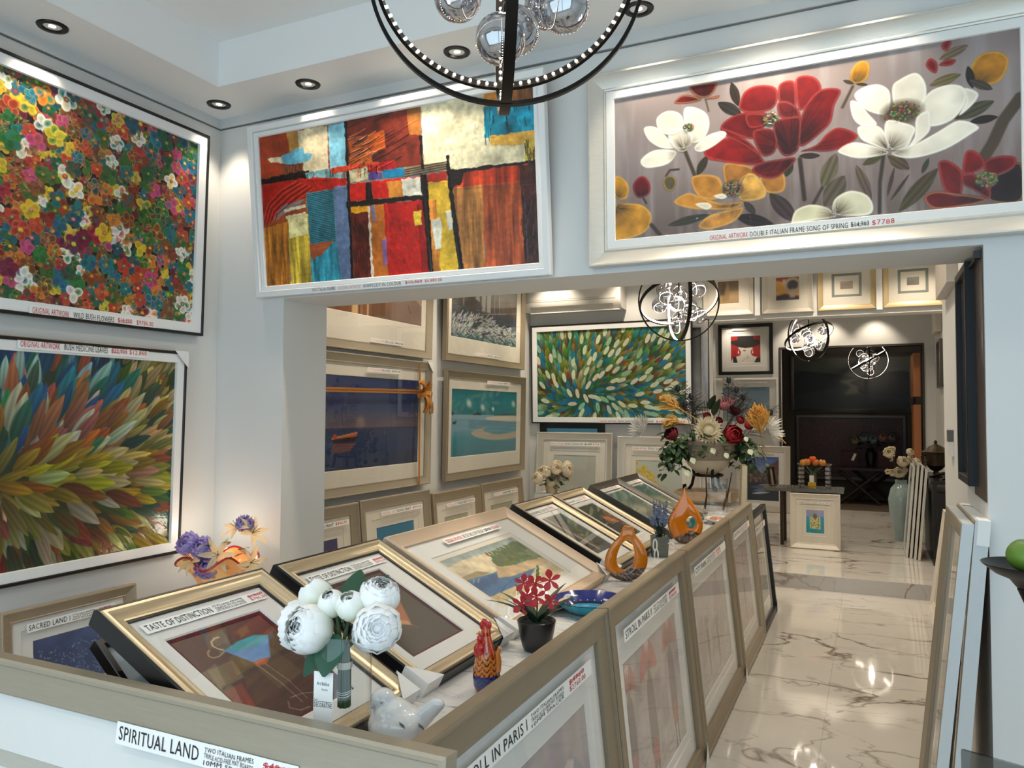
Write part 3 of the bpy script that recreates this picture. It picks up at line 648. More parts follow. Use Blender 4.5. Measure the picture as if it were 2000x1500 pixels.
def paint_beach(a):
    W, H = a.W, a.H
    a.vgrad([(0, (22, 112, 124)), (.2, (40, 128, 138)), (.38, (44, 118, 130)), (.385, (120, 158, 172)), (.6, (110, 158, 176)), (.75, (48, 132, 148)), (1, (36, 116, 132))])
    a.tint((a.noise(6, 8, 4) - .5) * 2 * (a.Y < H * .36), (120, 170, 172), .5)
    for x, y, r in ((.24, .21, .035), (.44, .27, .03), (.6, .29, .02), (.94, .2, .03)): a.ell(W * x, H * y, r * 1.5, r, .3, (170, 196, 192), (200, 212, 206), .9)
    a.poly([(W * .3, H * .385), (W * .35, H * .345), (W * .4, H * .36), (W * .42, H * .385)], (16, 50, 60), .006, curve=True)
    a.poly([(0, H * .33), (W * .05, H * .365), (W * .03, H * .385), (0, H * .385)], (20, 54, 62), .004)
    a.poly([(W * .62, H * .385), (W * .9, H * .355), (W, H * .345), (W, H * .4), (W * .62, H * .4)], (22, 84, 98), .01)
    a.poly([(W * .5, H * .43), (W * .7, H * .4), (W, H * .41), (W, H * .5), (W * .7, H * .48), (W * .52, H * .46)], (196, 186, 166), .014, curve=True)
    a.poly([(W * .28, H * .65), (W * .5, H * .57), (W * .46, H * .63), (W * .7, H * .70), (W * 1.05, H * .66), (W * 1.05, H * .76), (W * .7, H * .79), (W * .4, H * .74)], (184, 174, 152), .016, curve=True)
    a.poly([(W * .02, H * .48), (W * .08, H * .47), (W * .06, H * .52), (W * .02, H * .52)], (30, 70, 80), .004)
    a.modulate(a.noise(4, 30, 3), .06)
def paint_waterfall(a):
    W, H = a.W, a.H
    a.vgrad([(0, (70, 62, 54)), (.45, (64, 54, 46)), (.55, (52, 56, 66)), (1, (60, 84, 92))])
    a.modulate(a.noise(20, 20, 4), .5); rs = a.rs
    for x in (.33, .42, .5): a.poly([(W * x, 0), (W * (x + .07), 0), (W * (x + .06), H * .52), (W * x, H * .52)], (206, 204, 202), .02)
    for x in (.16, .62, .7, .3): a.stroke([(W * x, 0), (W * (x + .005), H * .5)], .008, (170, 168, 164), .01)
    a.poly([(W * .18, H * .44), (W * .3, H * .36), (W * .4, H * .4), (W * .42, H * .5), (W * .2, H * .52)], (48, 40, 36), .01, curve=True)
    for i in range(420):
        u = rs.rand(); v = .62 + .38 * rs.rand()
        if v < .6 + .25 * abs(u - .45): continue
        a.petal(W * u, H * v, -.7 + u + rs.uniform(-.5, .5), rs.uniform(.05, .12), .008, (120, 130, 134), jit(rs, (208, 204, 196), 25), .5, .1)
    for i in range(140): a.petal(W * rs.rand(), H * rs.uniform(.88, 1), .3, rs.uniform(.05, .1), .006, (40, 84, 92), (96, 130, 134), .5, .1)
def paint_doorway(a):
    W, H = a.W, a.H
    a.vgrad([(0, (160, 112, 76)), (.6, (140, 92, 60)), (1, (96, 62, 44))]); a.modulate(a.noise(30, 4, 3), .14)
    a.poly([(0, 0), (W * .3, 0), (W * .3, H), (0, H)], (120, 74, 44), .02)
    a.stroke([(W * .3, 0), (W * .3, H)], .07, (220, 178, 126), .02); a.stroke([(W * .42, 0), (W * .42, H)], .02, (206, 150, 98), .01); a.stroke([(W * .36, 0), (W * .36, H)], .03, (150, 96, 58), .01)
    a.poly([(W * .66, 0), (W, 0), (W, H), (W * .66, H)], (128, 104, 92), .04); a.poly([(W * .75, H * .42), (W, H * .72), (W, H * .4), (W * .8, H * .3)], (168, 142, 124), .01)
    a.stroke([(W * .84, H * .74), (W * .87, H * .84)], .008, (60, 44, 38), .006); a.modulate(a.noise(8, 8, 4), .12)
def paint_plain(c0, c1, bump=.08):
    def f(a):
        a.vgrad([(0, c0), (1, c1)]); a.modulate(a.noise(7, 7, 4), bump)
    return f
def paint_martini(a):
    a.im[:] = (50, 22, 18); a.modulate(a.noise(8, 8, 4), .3); a.rough = a.noise(40, 40, 2); a.items(MARTINI, .55, .004); a.modulate(a.noise(30, 30, 3), .1)
def paint_amber(a):
    a.im[:] = (58, 48, 40); a.modulate(a.noise(4, 4, 3), .06); a.rough = a.noise(40, 40, 2); a.items(AMBER, .5, .004)
def paint_coast(a):
    a.vgrad([(0, (142, 164, 164)), (.4, (190, 190, 166)), (.6, (214, 200, 168)), (1, (206, 186, 146))]); a.rough = a.noise(50, 50, 3)
    a.tint((a.noise(6, 9, 3) - .5) * 2 * (a.Y < a.H * .5), (222, 214, 190), .4); a.items(COAST, .5, .006)
    b = a.noise(28, 28, 4); a.modulate(b, .22)
    rs = a.rs
    for _ in range(260):
        u, v = rs.uniform(.5, .95), rs.uniform(.12, .5)
        a.ell(a.W * u, a.H * v, .012, .008, rs.rand() * 3, jit(rs, (84, 102, 56), 28), None, .7) if (v < .62 - .1 * abs(u - .75)) and rs.rand() < .5 else None
def paint_camo(seed):
    def f(a):
        a.im[:] = (44, 46, 36); rs = a.rs
        for _ in range(46):
            a.petal(rs.uniform(-.1, 1) * a.W, rs.uniform(0, 1) * a.H, rs.uniform(-1, 1) - .6, rs.uniform(.08, .2), rs.uniform(.01, .03), (34, 40, 30), jit(rs, [(84, 96, 50), (60, 84, 64), (120, 118, 84), (100, 62, 42), (38, 56, 50), (70, 52, 36)][rs.randint(6)], 14), .3, .15)
        if seed == 1:
            a.stroke([(a.W * .18, 0), (a.W * .34, a.H * .9)], .03, (150, 132, 116), .01); a.stroke([(a.W * .3, 0), (a.W * .42, a.H * .6)], .012, (80, 60, 56), .006)
        else:
            a.ell(a.W * .62, a.H * .5, .07, .028, .5, (176, 92, 62), (196, 112, 80), .5); a.ell(a.W * .8, a.H * .72, .06, .02, -.6, (120, 76, 56), None, .5)
    return f
def paint_teal(seed):
    def f(a):
        a.vgrad([(0, (70, 104, 102)), (.4, (112, 132, 122)), (.7, (142, 146, 130)), (1, (100, 120, 120))]); a.modulate(a.noise(5, 9, 4), .2)
        a.ell(a.W * .45, a.H * .5, .12, .05, .1, (152, 156, 132), (170, 172, 148), .9)
        if seed: a.ell(a.W * .62, a.H * .6, .03, .022, .2, (222, 206, 184), (240, 232, 220), .5)
        else: a.stroke([(a.W * .3, a.H * .66), (a.W * .6, a.H * .62), (a.W * .8, a.H * .7)], .01, (110, 100, 92), .02)
    return f
def paint_stroll(seed):
    def f(a):
        rs = a.rs; W, H = a.W, a.H
        a.vgrad([(0, (176, 166, 164)), (.5, (186, 176, 172)), (1, (200, 192, 184))]); a.modulate(a.noise(9, 4, 4), .12)
        for i in range(16):
            x, y = rs.rand() * W, rs.uniform(0, .5) * H
            a.poly([(x, y), (x + .1, y - .02), (x + .1, y + .12), (x, y + .14)], jit(rs, (158, 146, 144), 16), .02)
        for i in range(26): a.stroke([(W * rs.rand(), H * rs.uniform(.55, 1)), (W * rs.rand(), H * rs.uniform(.55, 1))], .003, (150, 142, 138), .004)
        P = [[(.42, .44, .2, (196, 84, 74)), (.8, .5, .16, (130, 140, 150)), (.12, .5, .12, (178, 110, 110))], [(.4, .22, .12, (196, 84, 74)), (.82, .2, .11, (190, 96, 78)), (.06, .22, .1, (186, 96, 90))], [(.3, .4, .06, (150, 120, 112)), (.6, .5, .06, (140, 120, 116))], [(.5, .45, .06, (150, 120, 112))]][seed]
        for u, v, r, c in P:
            x, y = u * W, v * H; h = r * 2.4
            a.poly([(x - r * .3, y + r * .3), (x + r * .3, y + r * .3), (x + r * .45, y + h * .6), (x + r * .36, y + h * 1.1), (x - r * .34, y + h * 1.1), (x - r * .45, y + h * .6)], (92, 80, 76), .008, curve=True)
            a.poly([(x - r * .3, y + h * .9), (x + r * .34, y + h * .9), (x + r * .38, y + h * 1.25), (x - r * .36, y + h * 1.25)], tuple(k * .9 for k in c), .008)
            for q in (-.18, .18): a.stroke([(x + q * r, y + h * 1.2), (x + q * r * 1.3, y + h * 1.75)], r * .13, (70, 62, 60), .004)
            a.ell(x, y + r * .15, r * .17, r * .2, 0, (120, 92, 80), None, .4)
            a.poly([(x - r, y + r * .1), (x - r * .8, y - r * .5), (x - r * .3, y - r * .92), (x, y - r), (x + r * .3, y - r * .92), (x + r * .8, y - r * .5), (x + r, y + r * .1), (x, y - r * .05)], c, .006, g=(x, y + r * .2), gr=r, gc=tuple(k * .6 for k in c), curve=True)
            a.poly([(x - r * .25, y - r * .9), (x, y - r), (x + r * .3, y - r * .9), (x + r * .05, y - r * .55), (x, y - r * .85), (x - r * .15, y - r * .6)], (228, 210, 204), .006)
        a.tint(np.ones_like(a.X), (186, 178, 174), .42); a.modulate(a.noise(20, 20, 3), .06)  # pale tint over everything puts the glazing's reflected haze into the print
    return f
def paint_sacred(a):
    a.vgrad([(0, (66, 84, 128)), (.3, (56, 76, 124)), (.52, (70, 84, 120)), (.6, (150, 52, 44)), (1, (150, 60, 40))]); a.modulate(a.noise(14, 10, 4), .3)
    for _ in range(300): a.ell(a.rs.rand() * a.W, a.H * a.rs.uniform(.1, .55), .0022, .0022, 0, (150, 164, 190), None, .6)
def paint_venice(a):
    W, H = a.W, a.H; rs = a.rs
    a.vgrad([(0, (62, 100, 186)), (.35, (140, 160, 206)), (.4, (56, 70, 96)), (.6, (40, 50, 64)), (1, (24, 46, 62))])
    a.poly([(0, H * .1), (W * .25, H * .22), (W * .45, H * .42), (W * .45, H * .58), (0, H * .6)], (70, 56, 60), .01); a.poly([(W, H * .05), (W * .7, H * .2), (W * .52, H * .42), (W * .52, H * .58), (W, H * .62)], (96, 62, 62), .01)
    for _ in range(60): a.poly(*[[(x, y), (x + .02, y), (x + .02, y + .035), (x, y + .035)] for x, y in [(rs.rand() * W, rs.uniform(.25, .55) * H)]], jit(rs, (130, 100, 90), 40), .006)
    for y, c in ((.66, (190, 200, 215)), (.72, (170, 60, 70)), (.78, (80, 130, 190)), (.84, (200, 210, 220)), (.7, (60, 90, 150))):
        a.petal(W * rs.uniform(.02, .35), H * y, -.1, W * .55, .02, c, jit(rs, c, 30), .3, .1)
    a.modulate(a.noise(14, 30, 3), .12)
def paint_cake(a):
    W, H = a.W, a.H
    a.vgrad([(0, (172, 164, 196)), (.25, (150, 164, 204)), (.32, (70, 160, 196)), (.7, (44, 150, 176)), (1, (40, 150, 170))])
    a.poly([(W * .2, H * .3), (W * .78, H * .32), (W * .8, H * .82), (W * .22, H * .8)], (214, 206, 146), .006)
    for _ in range(40): a.ell(W * a.rs.uniform(.25, .75), H * a.rs.uniform(.36, .78), .006, .006, 0, jit(a.rs, (130, 140, 80), 50), None, .5)
    a.ell(W * .5, H * .27, .02, .03, 0, (120, 100, 60), None, .4)
def paint_hat(a):
    a.im[:] = (178, 40, 44); a.rough = a.noise(30, 30, 2); a.items(HATLADY, .5, .006)
def paint_clouds(a):
    a.vgrad([(0, (96, 130, 160)), (.6, (136, 160, 176)), (1, (150, 160, 160))]); a.tint((a.noise(3, 4, 4) - .46) * 4, (212, 212, 210), .85)
def paint_darklake(a):
    a.vgrad([(0, (84, 84, 72)), (.25, (64, 70, 64)), (.5, (30, 46, 52)), (1, (14, 28, 34))]); W, H = a.W, a.H
    a.poly([(W * .4, H * .45), (W * .6, H * .42), (W * .56, H * .6), (W * .6, H * .68), (W * .45, H * .72), (W * .5, H * .56)], (92, 88, 70), .05, curve=True)
    a.poly([(0, H * .28), (W * .3, H * .3), (W * .55, H * .4), (W * .4, H * .46), (W * .48, H * .6), (W * .3, H * .62), (0, H * .7)], (8, 18, 26), .03, curve=True)
    a.poly([(W, H * .3), (W * .7, H * .34), (W * .5, H * .48), (W * .58, H * .58), (W * .6, H * .7), (W, H * .75)], (8, 16, 22), .03, curve=True)
def paint_darkred(a):
    a.im[:] = (66, 40, 40); a.modulate(a.noise(60, 60, 3), .5)
def paint_still(seed):
    def f(a):
        W, H = a.W, a.H; rs = a.rs
        if seed == 0:
            a.im[:] = (110, 84, 50); a.poly([(0, H * .5), (W, H * .45), (W, H), (0, H)], (170, 140, 96), .03); a.poly([(W * .2, H * .9), (W * .3, H * .2), (W * .5, H * .1), (W * .55, H * .6), (W * .5, H * .9)], (150, 120, 70), .02, curve=True); a.poly([(W * .1, H * .6), (W * .3, H * .1), (W * .4, H * .15), (W * .3, H * .6)], (50, 40, 30), .03)
        else:
            a.im[:] = (220, 160, 60); a.poly([(0, 0), (W, 0), (W, H * .18), (W * .4, H * .2), (0, H * .12)], (130, 50, 36), .02); a.poly([(0, H), (0, H * .8), (W * .4, H * .72), (W, H * .85), (W, H)], (44, 44, 70), .02)
            a.ell(W * .72, H * .35, .075, .07, 0, (206, 186, 160), (150, 130, 120), .2); a.ell(W * .72, H * .36, .045, .045, 0, (60, 54, 60), None, .3); a.poly([(W * .55, H * .6), (W * .7, H * .5), (W * .95, H * .55), (W * .8, H * .9), (W * .6, H * .9)], (200, 176, 150), .02); a.poly([(W * .3, H * .1), (W * .42, H * .08), (W * .42, H * .3), (W * .3, H * .3)], (226, 180, 150), .01)
        a.modulate(a.noise(14, 14, 3), .16)
    return f
def paint_blossom(a):
    a.vgrad([(0, (192, 198, 184)), (1, (180, 188, 174))]); rs = a.rs
    for i in range(70):
        t = rs.rand(); x = a.W * (.10 + .5 * t) + rs.uniform(-.05, .05); y = a.H * (.08 + .30 * t) + rs.uniform(-.05, .05)
        a.petal(x, y, rs.uniform(0, 6.28), .05, .014, (200, 160, 30), jit(rs, (232, 208, 70), 20), .4, .1)
# ------------------------------------------------------------------ the setting
D0, D1 = 3.04, 3.384          # front and back of the wall with the wide opening
XL, XO, XR, ZH, ZC = -3.175, -2.716, .363, 2.183, 3.18
struct('floor', MB().box(-3.6, 3.4, -.95, 7.52, -.1, 0), FLOORM)
struct('floor_raised', MB().box(-3.6, 3.4, 7.5205, 15.0, -.1, .133), FLOORM)
struct('step_riser', MB().box(-3.25, .9, 7.512, 7.5205, .0005, .131), STEPM)
struct('wall_left', MB().box(XL - .15, XL, -.9, D0, 0, 3.5), WALLM)
struct('wall_front', MB().box(XL - .5, XO, D0, D1, 0, 3.45).box(XR, 3.4, D0, D1, 0, 3.45).box(XO, XR, D0, D1, ZH, 3.45), WALLM)
struct('wall_right', MB().box(3.2, 3.35, -.9, D0, 0, 3.5), WALLM)
struct('wall_shopfront', MB().box(-3.3, -2.8, -.95, -.8, 0, 3.5).box(2.8, 3.3, -.95, -.8, 0, 3.5).box(-2.8, 2.8, -.95, -.8, 2.8, 3.5).box(-2.8, 2.8, -.95, -.8, 0, .3).box(-.05, .05, -.92, -.84, .3, 2.8), WALLM)
c = MB()
TX0, TX1, TY0, TY1 = -2.85, 2.4, -.35, 2.71
c.box(-3.3, 3.3, TY1, D0 + .02, ZC, 3.5).box(-3.3, 3.3, -.9, TY0, ZC, 3.5).box(-3.3, TX0, TY0, TY1, ZC, 3.5).box(TX1, 3.3, TY0, TY1, ZC, 3.5).box(TX0, TX1, TY0, TY1, 3.4, 3.5)
struct('ceiling', c, CEILM)
t = MB()
t.box(XL, XL + .014, -.9, D0 - .014, ZC - .05, ZC).box(XL, 3.2, D0 - .014, D0, ZC - .05, ZC)
struct('trim_1', t, TRIMM)
t = MB()
t.box(XL + .0005, XL + .006, -.9, D0 - .006, ZC - .055, ZC - .0505).box(XL, 3.2, D0 - .006, D0, ZC - .055, ZC - .0505)
struct('trim_2', t, M('hanging_rail_gap', (110, 112, 112), .5, .2, grain=.1))
# second room
XI, YB, ZI = -3.28, 7.48, 3.12
struct('wall_inner_left', MB().box(XI - .15, XI, D1, YB, 0, ZI + .2), WALLM)
struct('wall_inner_back', MB().box(XI - .15, -1.39, YB, YB + .2, 0, ZI + .2).box(-1.39, .87, YB, YB + .2, 2.49, ZI + .2), WALLM)
struct('wall_inner_right', MB().box(XR, 1.1, D1, 4.66, 0, ZI + .2).box(.60, 1.1, 4.66, YB + .2, 0, ZI + .2).box(.87, 1.1, YB + .2, 12.5, 0, ZI + .2), WALLM)
struct('ceiling_inner', MB().box(XI - .15, 1.1, D1, YB + .2, ZI, ZI + .2), CEILM)
# third room
YF = 12.5
struct('wall_rear_left', MB().box(-2.75, -2.6, YB + .2, YF, 0, 3.4), WALLM)
struct('wall_rear', MB().box(-2.75, -1.227, YF, YF + .12, .133, 3.4).box(.705, 1.1, YF, YF + .12, .133, 3.4).box(-1.227, .705, YF, YF + .12, 2.60, 3.4), WALLM)
struct('ceiling_rear', MB().box(-2.75, 1.1, YB + .2, YF + .12, 3.2, 3.4), CEILM)
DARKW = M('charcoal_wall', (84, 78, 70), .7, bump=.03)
d = MB()
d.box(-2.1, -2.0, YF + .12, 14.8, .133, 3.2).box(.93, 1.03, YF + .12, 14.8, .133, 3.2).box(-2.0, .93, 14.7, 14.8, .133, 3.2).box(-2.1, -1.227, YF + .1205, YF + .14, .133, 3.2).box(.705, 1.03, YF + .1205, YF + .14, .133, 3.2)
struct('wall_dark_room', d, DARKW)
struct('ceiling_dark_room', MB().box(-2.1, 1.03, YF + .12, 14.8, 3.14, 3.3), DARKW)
struct('trim_3', MB().box(-1.257, -1.2275, YF - .012, YF + .125, .133, 2.63).box(.705, .735, YF - .012, YF + .125, .133, 2.63).box(-1.2275, .705, YF - .012, YF + .125, 2.6, 2.63), M('dark_door_lining', (70, 62, 54), .5, grain=.1))

# ------------------------------------------------------------------ lamps
RIMM = M('black_bronze_rim', (38, 33, 28), .3, .6, grain=.1)
def downlight(x, y, z, label, group, aim=None, power=SPOT * .75, size=78, shell=True):
    t = thing('ceiling_downlight', label, 'downlight', (x, y, z), 0, group)
    if shell:
        MB().lathe([(.030, .03), (.034, -.002), (.040, -.007), (.056, -.006), (.060, 0), (.060, .001)], 36).build('rim', RIMM, t, True)
        MB().lathe([(.0001, .012), (.030, .012)], 24).build('reflector', RIMM, t, True)
        m = MB(); m.lathe([(.0001, -.002), (.014, -.001), (.022, .008)], 24)
        o = m.build('lamp', LAMP, t, True)
        if aim: o.location = ((aim[0] - x) * .008, (aim[1] - y) * .008, .001)
    l = bpy.data.lights.new('spot', 'SPOT'); l.energy = power; l.color = WARM; l.spot_size = radians(size); l.spot_blend = .7; l.shadow_soft_size = .03
    o = bpy.data.objects.new('spot', l); COL.objects.link(o); o.location = (x, y, z - .015)
    dv = Vector(aim) - Vector((x, y, z - .015)) if aim else Vector((0, 0, -1))
    o.rotation_euler = dv.to_track_quat('-Z', 'Y').to_euler()
    return t
G = 'recessed spotlights in the front ceiling'
downlight(-3.02, 1.99, ZC, 'recessed spotlight nearest the top left corner, above the wild flower painting', G, (-3.17, 1.95, 2.0))
downlight(-3.01, 2.868, ZC, 'recessed spotlight in the ceiling corner where left and front walls meet', G, (-3.1, 2.98, 2.0))
downlight(-2.43, 2.865, ZC, 'recessed spotlight above the left end of the abstract painting', G, (-2.3, 3.03, 2.3))
downlight(-1.617, 2.877, ZC, 'recessed spotlight over the abstract painting, behind the chandelier ring', G, (-1.5, 3.03, 2.3))
downlight(-.796, 2.86, ZC, 'recessed spotlight above the left end of the flower painting', G, (-.75, 3.03, 2.3))
def bulb_or_fill(x, y, z, aim, power=SPOT, size=85):
    l = bpy.data.lights.new('spot', 'SPOT'); l.energy = power; l.color = WARM; l.spot_size = radians(size); l.spot_blend = .7; l.shadow_soft_size = .04
    o = bpy.data.objects.new('spot', l); COL.objects.link(o); o.location = (x, y, z)
    o.rotation_euler = (Vector(aim) - Vector((x, y, z))).to_track_quat('-Z', 'Y').to_euler()
for _x, _y in ((-1.9, 2.86), (-.3, 2.86), (2.6, 1.2), (-3.02, .2), (-1.2, -.55), (.6, -.55)): bulb_or_fill(_x, _y, ZC - .01, (_x * .8 - .2, _y * .85, 0), SPOT * 2.0, 125)  # wide fill spots without fixtures, added to brighten the front room from above
bulb_or_fill(.02, 2.86, ZC - .01, (.05, 3.03, 2.3), SPOT * .6); bulb_or_fill(.8, 2.86, ZC - .01, (.7, 3.03, 2.4), SPOT * .45); bulb_or_fill(-3.02, 1.1, ZC - .01, (-3.17, 1.1, 2.0))
for y in (4.0, 4.9, 5.8, 6.8): bulb_or_fill(-2.7, y, ZI - .01, (-3.25, y, 1.5), SPOT * 2.5)
for x in (-2.9, -2.1, -1.2, -.3, .4): bulb_or_fill(x, 6.95, ZI - .01, (x, 7.5, 1.7), SPOT * 2.1)
for x, y in ((-1.3, 4.4), (-.4, 5.2), (-1.3, 6.0), (-.2, 3.9), (-.2, 6.6)): bulb_or_fill(x, y, ZI - .01, (x, y, 0), SPOT * 2.7, 120)
for x in (-1.9, -1.0, -.55, .1): bulb_or_fill(x, 12.2, 3.19, (x, 12.55, 2.0), SPOT * 1.5)
for x, y in ((-1.2, 8.6), (-.3, 9.6), (-1.0, 10.8), (.3, 8.6), (.3, 11)): bulb_or_fill(x, y, 3.19, (x, y, 0), SPOT * 2.0, 110)

# ------------------------------------------------------------------ framed pictures
P_CHAMP = [(0, 0), (0, .036), (.004, .040), (.010, .040), (.016, .036), (.066, .020), (.072, .022), (.078, .020), (.078, .010)]
P_FLAT = [(0, 0), (0, .036), (.003, .039), (.028, .039), (.031, .036), (.031, .012)]
P_SLIM = [(0, 0), (0, .034), (.002, .036), (.012, .036), (.014, .034), (.014, .012)]
P_SCOOP = [(.008, 0), (.008, .040), (.012, .044), (.020, .043), (.030, .034), (.042, .030), (.048, .032), (.052, .030), (.052, .024)]
P_WIDE = [(0, 0), (0, .040), (.006, .044), (.014, .042), (.018, .036), (.070, .030), (.078, .032), (.084, .026), (.084, .012)]
def scale_prof(p, k, kh=1.0): return [(a * k, b * kh) for a, b in p]

def picture(label, W, H, prof, fm, loc, rz=0., lean=0., group=None, mats=(), art=None, ppm=200, labels=(), glass=True, extra=None, seed=3, protect=(), mtx=None, relief=1., artmat=None, cat='picture', sides=None, name='framed_picture', edge=None, asz=(0, 0, 0, 0)):
    """local frame: x right, z up, front -y, origin at bottom centre of the back"""
    mat = mtx or Matrix.Translation(loc) @ Matrix.Rotation(rz, 4, 'Z') @ Matrix.Rotation(-lean, 4, 'X')
    t = thing(name, label, cat, group=group, mat=mat)
    MB().ring(W, H, prof).build('frame', fm, t, 30)
    ins = prof[-1][0]; dep = max(.0115, prof[-1][1])
    if edge: MB().ring(W, H, edge[0]).build('outer_edge', edge[1], t, 30)
    if extra:
        ins2 = ins
        for pr, mm, nm in extra:
            w_, h_ = W - 2 * ins2, H - 2 * ins2
            MB().ring(w_, h_, pr, 0, ins2).build(nm, mm, t, 30)
            ins2 += pr[-1][0]; dep = max(.0115, pr[-1][1])
        ins = ins2
    x0, x1, z0, z1 = -W / 2 + ins, W / 2 - ins, ins, H - ins
    MB().box(-W / 2 + .004, W / 2 - .004, -.0015, 0, .004, H - .004).build('backing_board', BACKB, t)
    gd = dep
    for wd, mm, drop in mats:
        wl, wr, wt, wb = wd if isinstance(wd, tuple) else (wd, wd, wd, wd)
        m = MB(); h = dep
        xa, xb, za, zb = x0 + wl, x1 - wr, z0 + wb, z1 - wt
        m.add([(x0, -h, z0), (x1, -h, z0), (x1, -h, z1), (x0, -h, z1), (xa, -h, za), (xb, -h, za), (xb, -h, zb), (xa, -h, zb),
               (xa + drop * .8, -h + drop, za + drop * .8), (xb - drop * .8, -h + drop, za + drop * .8), (xb - drop * .8, -h + drop, zb - drop * .8), (xa + drop * .8, -h + drop, zb - drop * .8)],
              [(0, 1, 5, 4), (1, 2, 6, 5), (2, 3, 7, 6), (3, 0, 4, 7), (4, 5, 9, 8), (5, 6, 10, 9), (6, 7, 11, 10), (7, 4, 8, 11)])
        m.build('mat_board', mm, t)
        x0, x1, z0, z1 = xa, xb, za, zb; dep -= drop
    if art:
        wl, wr, wt, wb = asz
        A = Art(x1 - x0, z1 - z0, ppm, seed=seed); art(A); A.mesh(t, x0, z1, -max(.0022, dep - .0005), artmat, relief=relief)
    if glass:
        m = MB(); i = prof[-1][0] - .002; yy = -(gd + .0045)
        m.add([(-W / 2 + i, yy, i), (W / 2 - i, yy, i), (W / 2 - i, yy, H - i), (-W / 2 + i, yy, H - i)], [(0, 1, 2, 3)])
        m.build('glass', PICGL, t)
    for x, z, w, h, y, segs in labels: price_label(t, x, z, w, h, -y, segs)
    for cx, cz in protect:                                # folded white card on a corner
        s = .085; m = MB(); hd = prof[3][1] + .004
        X = cx * (W / 2 + .003); Z = (H + .003) if cz else -.003
        dx = -cx * s; dz = -s if cz else s
        tri = [(X, Z), (X + dx, Z), (X, Z + dz)]
        m.add([(a, -hd, b) for a, b in tri] + [(a, .003, b) for a, b in tri], [(0, 1, 2), (3, 5, 4), (0, 1, 4, 3), (0, 3, 5, 2)])
        m.build('corner_protector', CARD, t)
    return t
L90, R90 = radians(90), radians(-90)
def strip(texts, y0=.2, h=.6):
    """texts = [(x, w, text, ink, struck)] on one line"""
    return [(x, y0, w, h, tx, ink, *(s,)) for x, w, tx, ink, s in texts]
def title(tx, wfrac=.45, notes=('ITALIAN FRAME', 'TRIPLE ACID-FREE', 'MAT BOARDS & 10MM SPACER'), old='$1560', new='$795.00', big=.62):
    n = len(notes)
    return [(.02, (1 - big) / 2, wfrac, big, tx, INK)] + [(wfrac + .05, .12 + .78 * (n - 1 - i) / n, .26, .6 / n, s, INK) for i, s in enumerate(notes)] + [(wfrac + .36, .52, .14, .34, old, REDINK, True), (wfrac + .36, .1, .15, .36, new, REDINK)]

# left wall of the front room
picture('large painting of crowded multicoloured flowers in thin black frame, top of left wall', 1.62, 1.05, P_SLIM, BLACKF, (XL + .012, 2.905 - .81, 1.992), L90, -.022,
        extra=[([(0, .030), (.001, .031), (.046, .031), (.047, .028), (.047, .014)], WHITEF, 'slip')], art=paint_wildflowers, ppm=390, glass=False, artmat=OILM, relief=1.0,
        labels=[(-.10, .006, .62, .042, .034, strip([(.02, .26, 'ORIGINAL ARTWORK', REDINK, False), (.31, .32, 'WILD BUSH FLOWERS', INK, False), (.66, .12, '$18,000', REDINK, True), (.82, .15, '$9786.00', REDINK, False)]))], seed=11)
picture('large painting of sweeping green, brown and blue leaf strokes, lower left wall', 1.62, 1.005, P_SLIM, BLACKF, (XL + .012, 2.786 - .81, .895), L90, -.024,
        extra=[([(0, .030), (.001, .031), (.042, .031), (.043, .028), (.043, .014)], WHITEF, 'slip')], edge=([(-.004, 0), (-.004, .028), (.0, .034)], CHAMP),
        art=lambda a: paint_leaves(a, .165, 1300, pal_big, flow_big, .19), ppm=380, glass=False, artmat=OILM, protect=[(1, 1)], seed=5,
        labels=[(-.04, .958, .62, .042, .034, strip([(.02, .27, 'ORIGINAL ARTWORK', REDINK, False), (.32, .33, 'BUSH MEDICINE LEAVES', INK, False), (.68, .13, '$22,955', REDINK, True), (.83, .15, '$12,860', REDINK, False)]))])
picture('champagne framed blue and red land print leaning low against left wall', .61, .80, scale_prof(P_CHAMP, .65), CHAMP, (XL + .10, 2.205, 0), L90, .075,
        mats=[(.04, MATW, .004), (.05, MATW, .003)], art=paint_sacred, ppm=260,
        labels=[(-.2, .70, .40, .035, .026, title('SACRED LAND I', .44, ('ITALIAN FRAME', 'TRIPLE ACID-FREE', 'MAT BOARDS'), '$1960', '$1298'))])
# front wall above the opening
picture('colourful block abstract painting in white double frame above the opening', 1.64, .868, P_FLAT, WHITEF, (-2.042, D0 - .006, 2.192), 0, -.10,
        extra=[([(0, .022), (.004, .028), (.022, .026), (.026, .020), (.026, .012)], WHITEF, 'inner_frame')], art=paint_abstract, ppm=380, glass=False, artmat=OILM, relief=1.0, seed=4,
        labels=[(-.46, .0015, .76, .027, .0402, strip([(.01, .19, 'TWO ITALIAN FRAMES', INK, False), (.22, .18, 'ORIGINAL ARTWORK', PINKINK, False), (.42, .28, 'RHAPSODY IN COLOUR', INK, False), (.73, .12, '$10,960', REDINK, True), (.87, .12, '$6,880.00', REDINK, False)]))])
picture('wide painting of red, white and ochre blooms in silver frame above the opening', 1.63, .80, scale_prof(P_CHAMP, .92, 1.15), CHAMPL, (-1.047 + .815, D0 - .006, 2.207), 0, -.025,
        extra=[([(0, .018), (.002, .020), (.034, .020), (.036, .016), (.036, .010)], MATW, 'mat_board')], art=paint_song, ppm=470, glass=False, artmat=OILM, relief=.8, seed=8,
        labels=[(-.33, .062, .66, .034, .0215, strip([(.01, .22, 'ORIGINAL ARTWORK', REDINK, False), (.24, .52, 'DOUBLE ITALIAN FRAME SONG OF SPRING', INK, False), (.775, .09, '$14,963', INK, True), (.88, .11, '$7788', REDINK, False)]))])
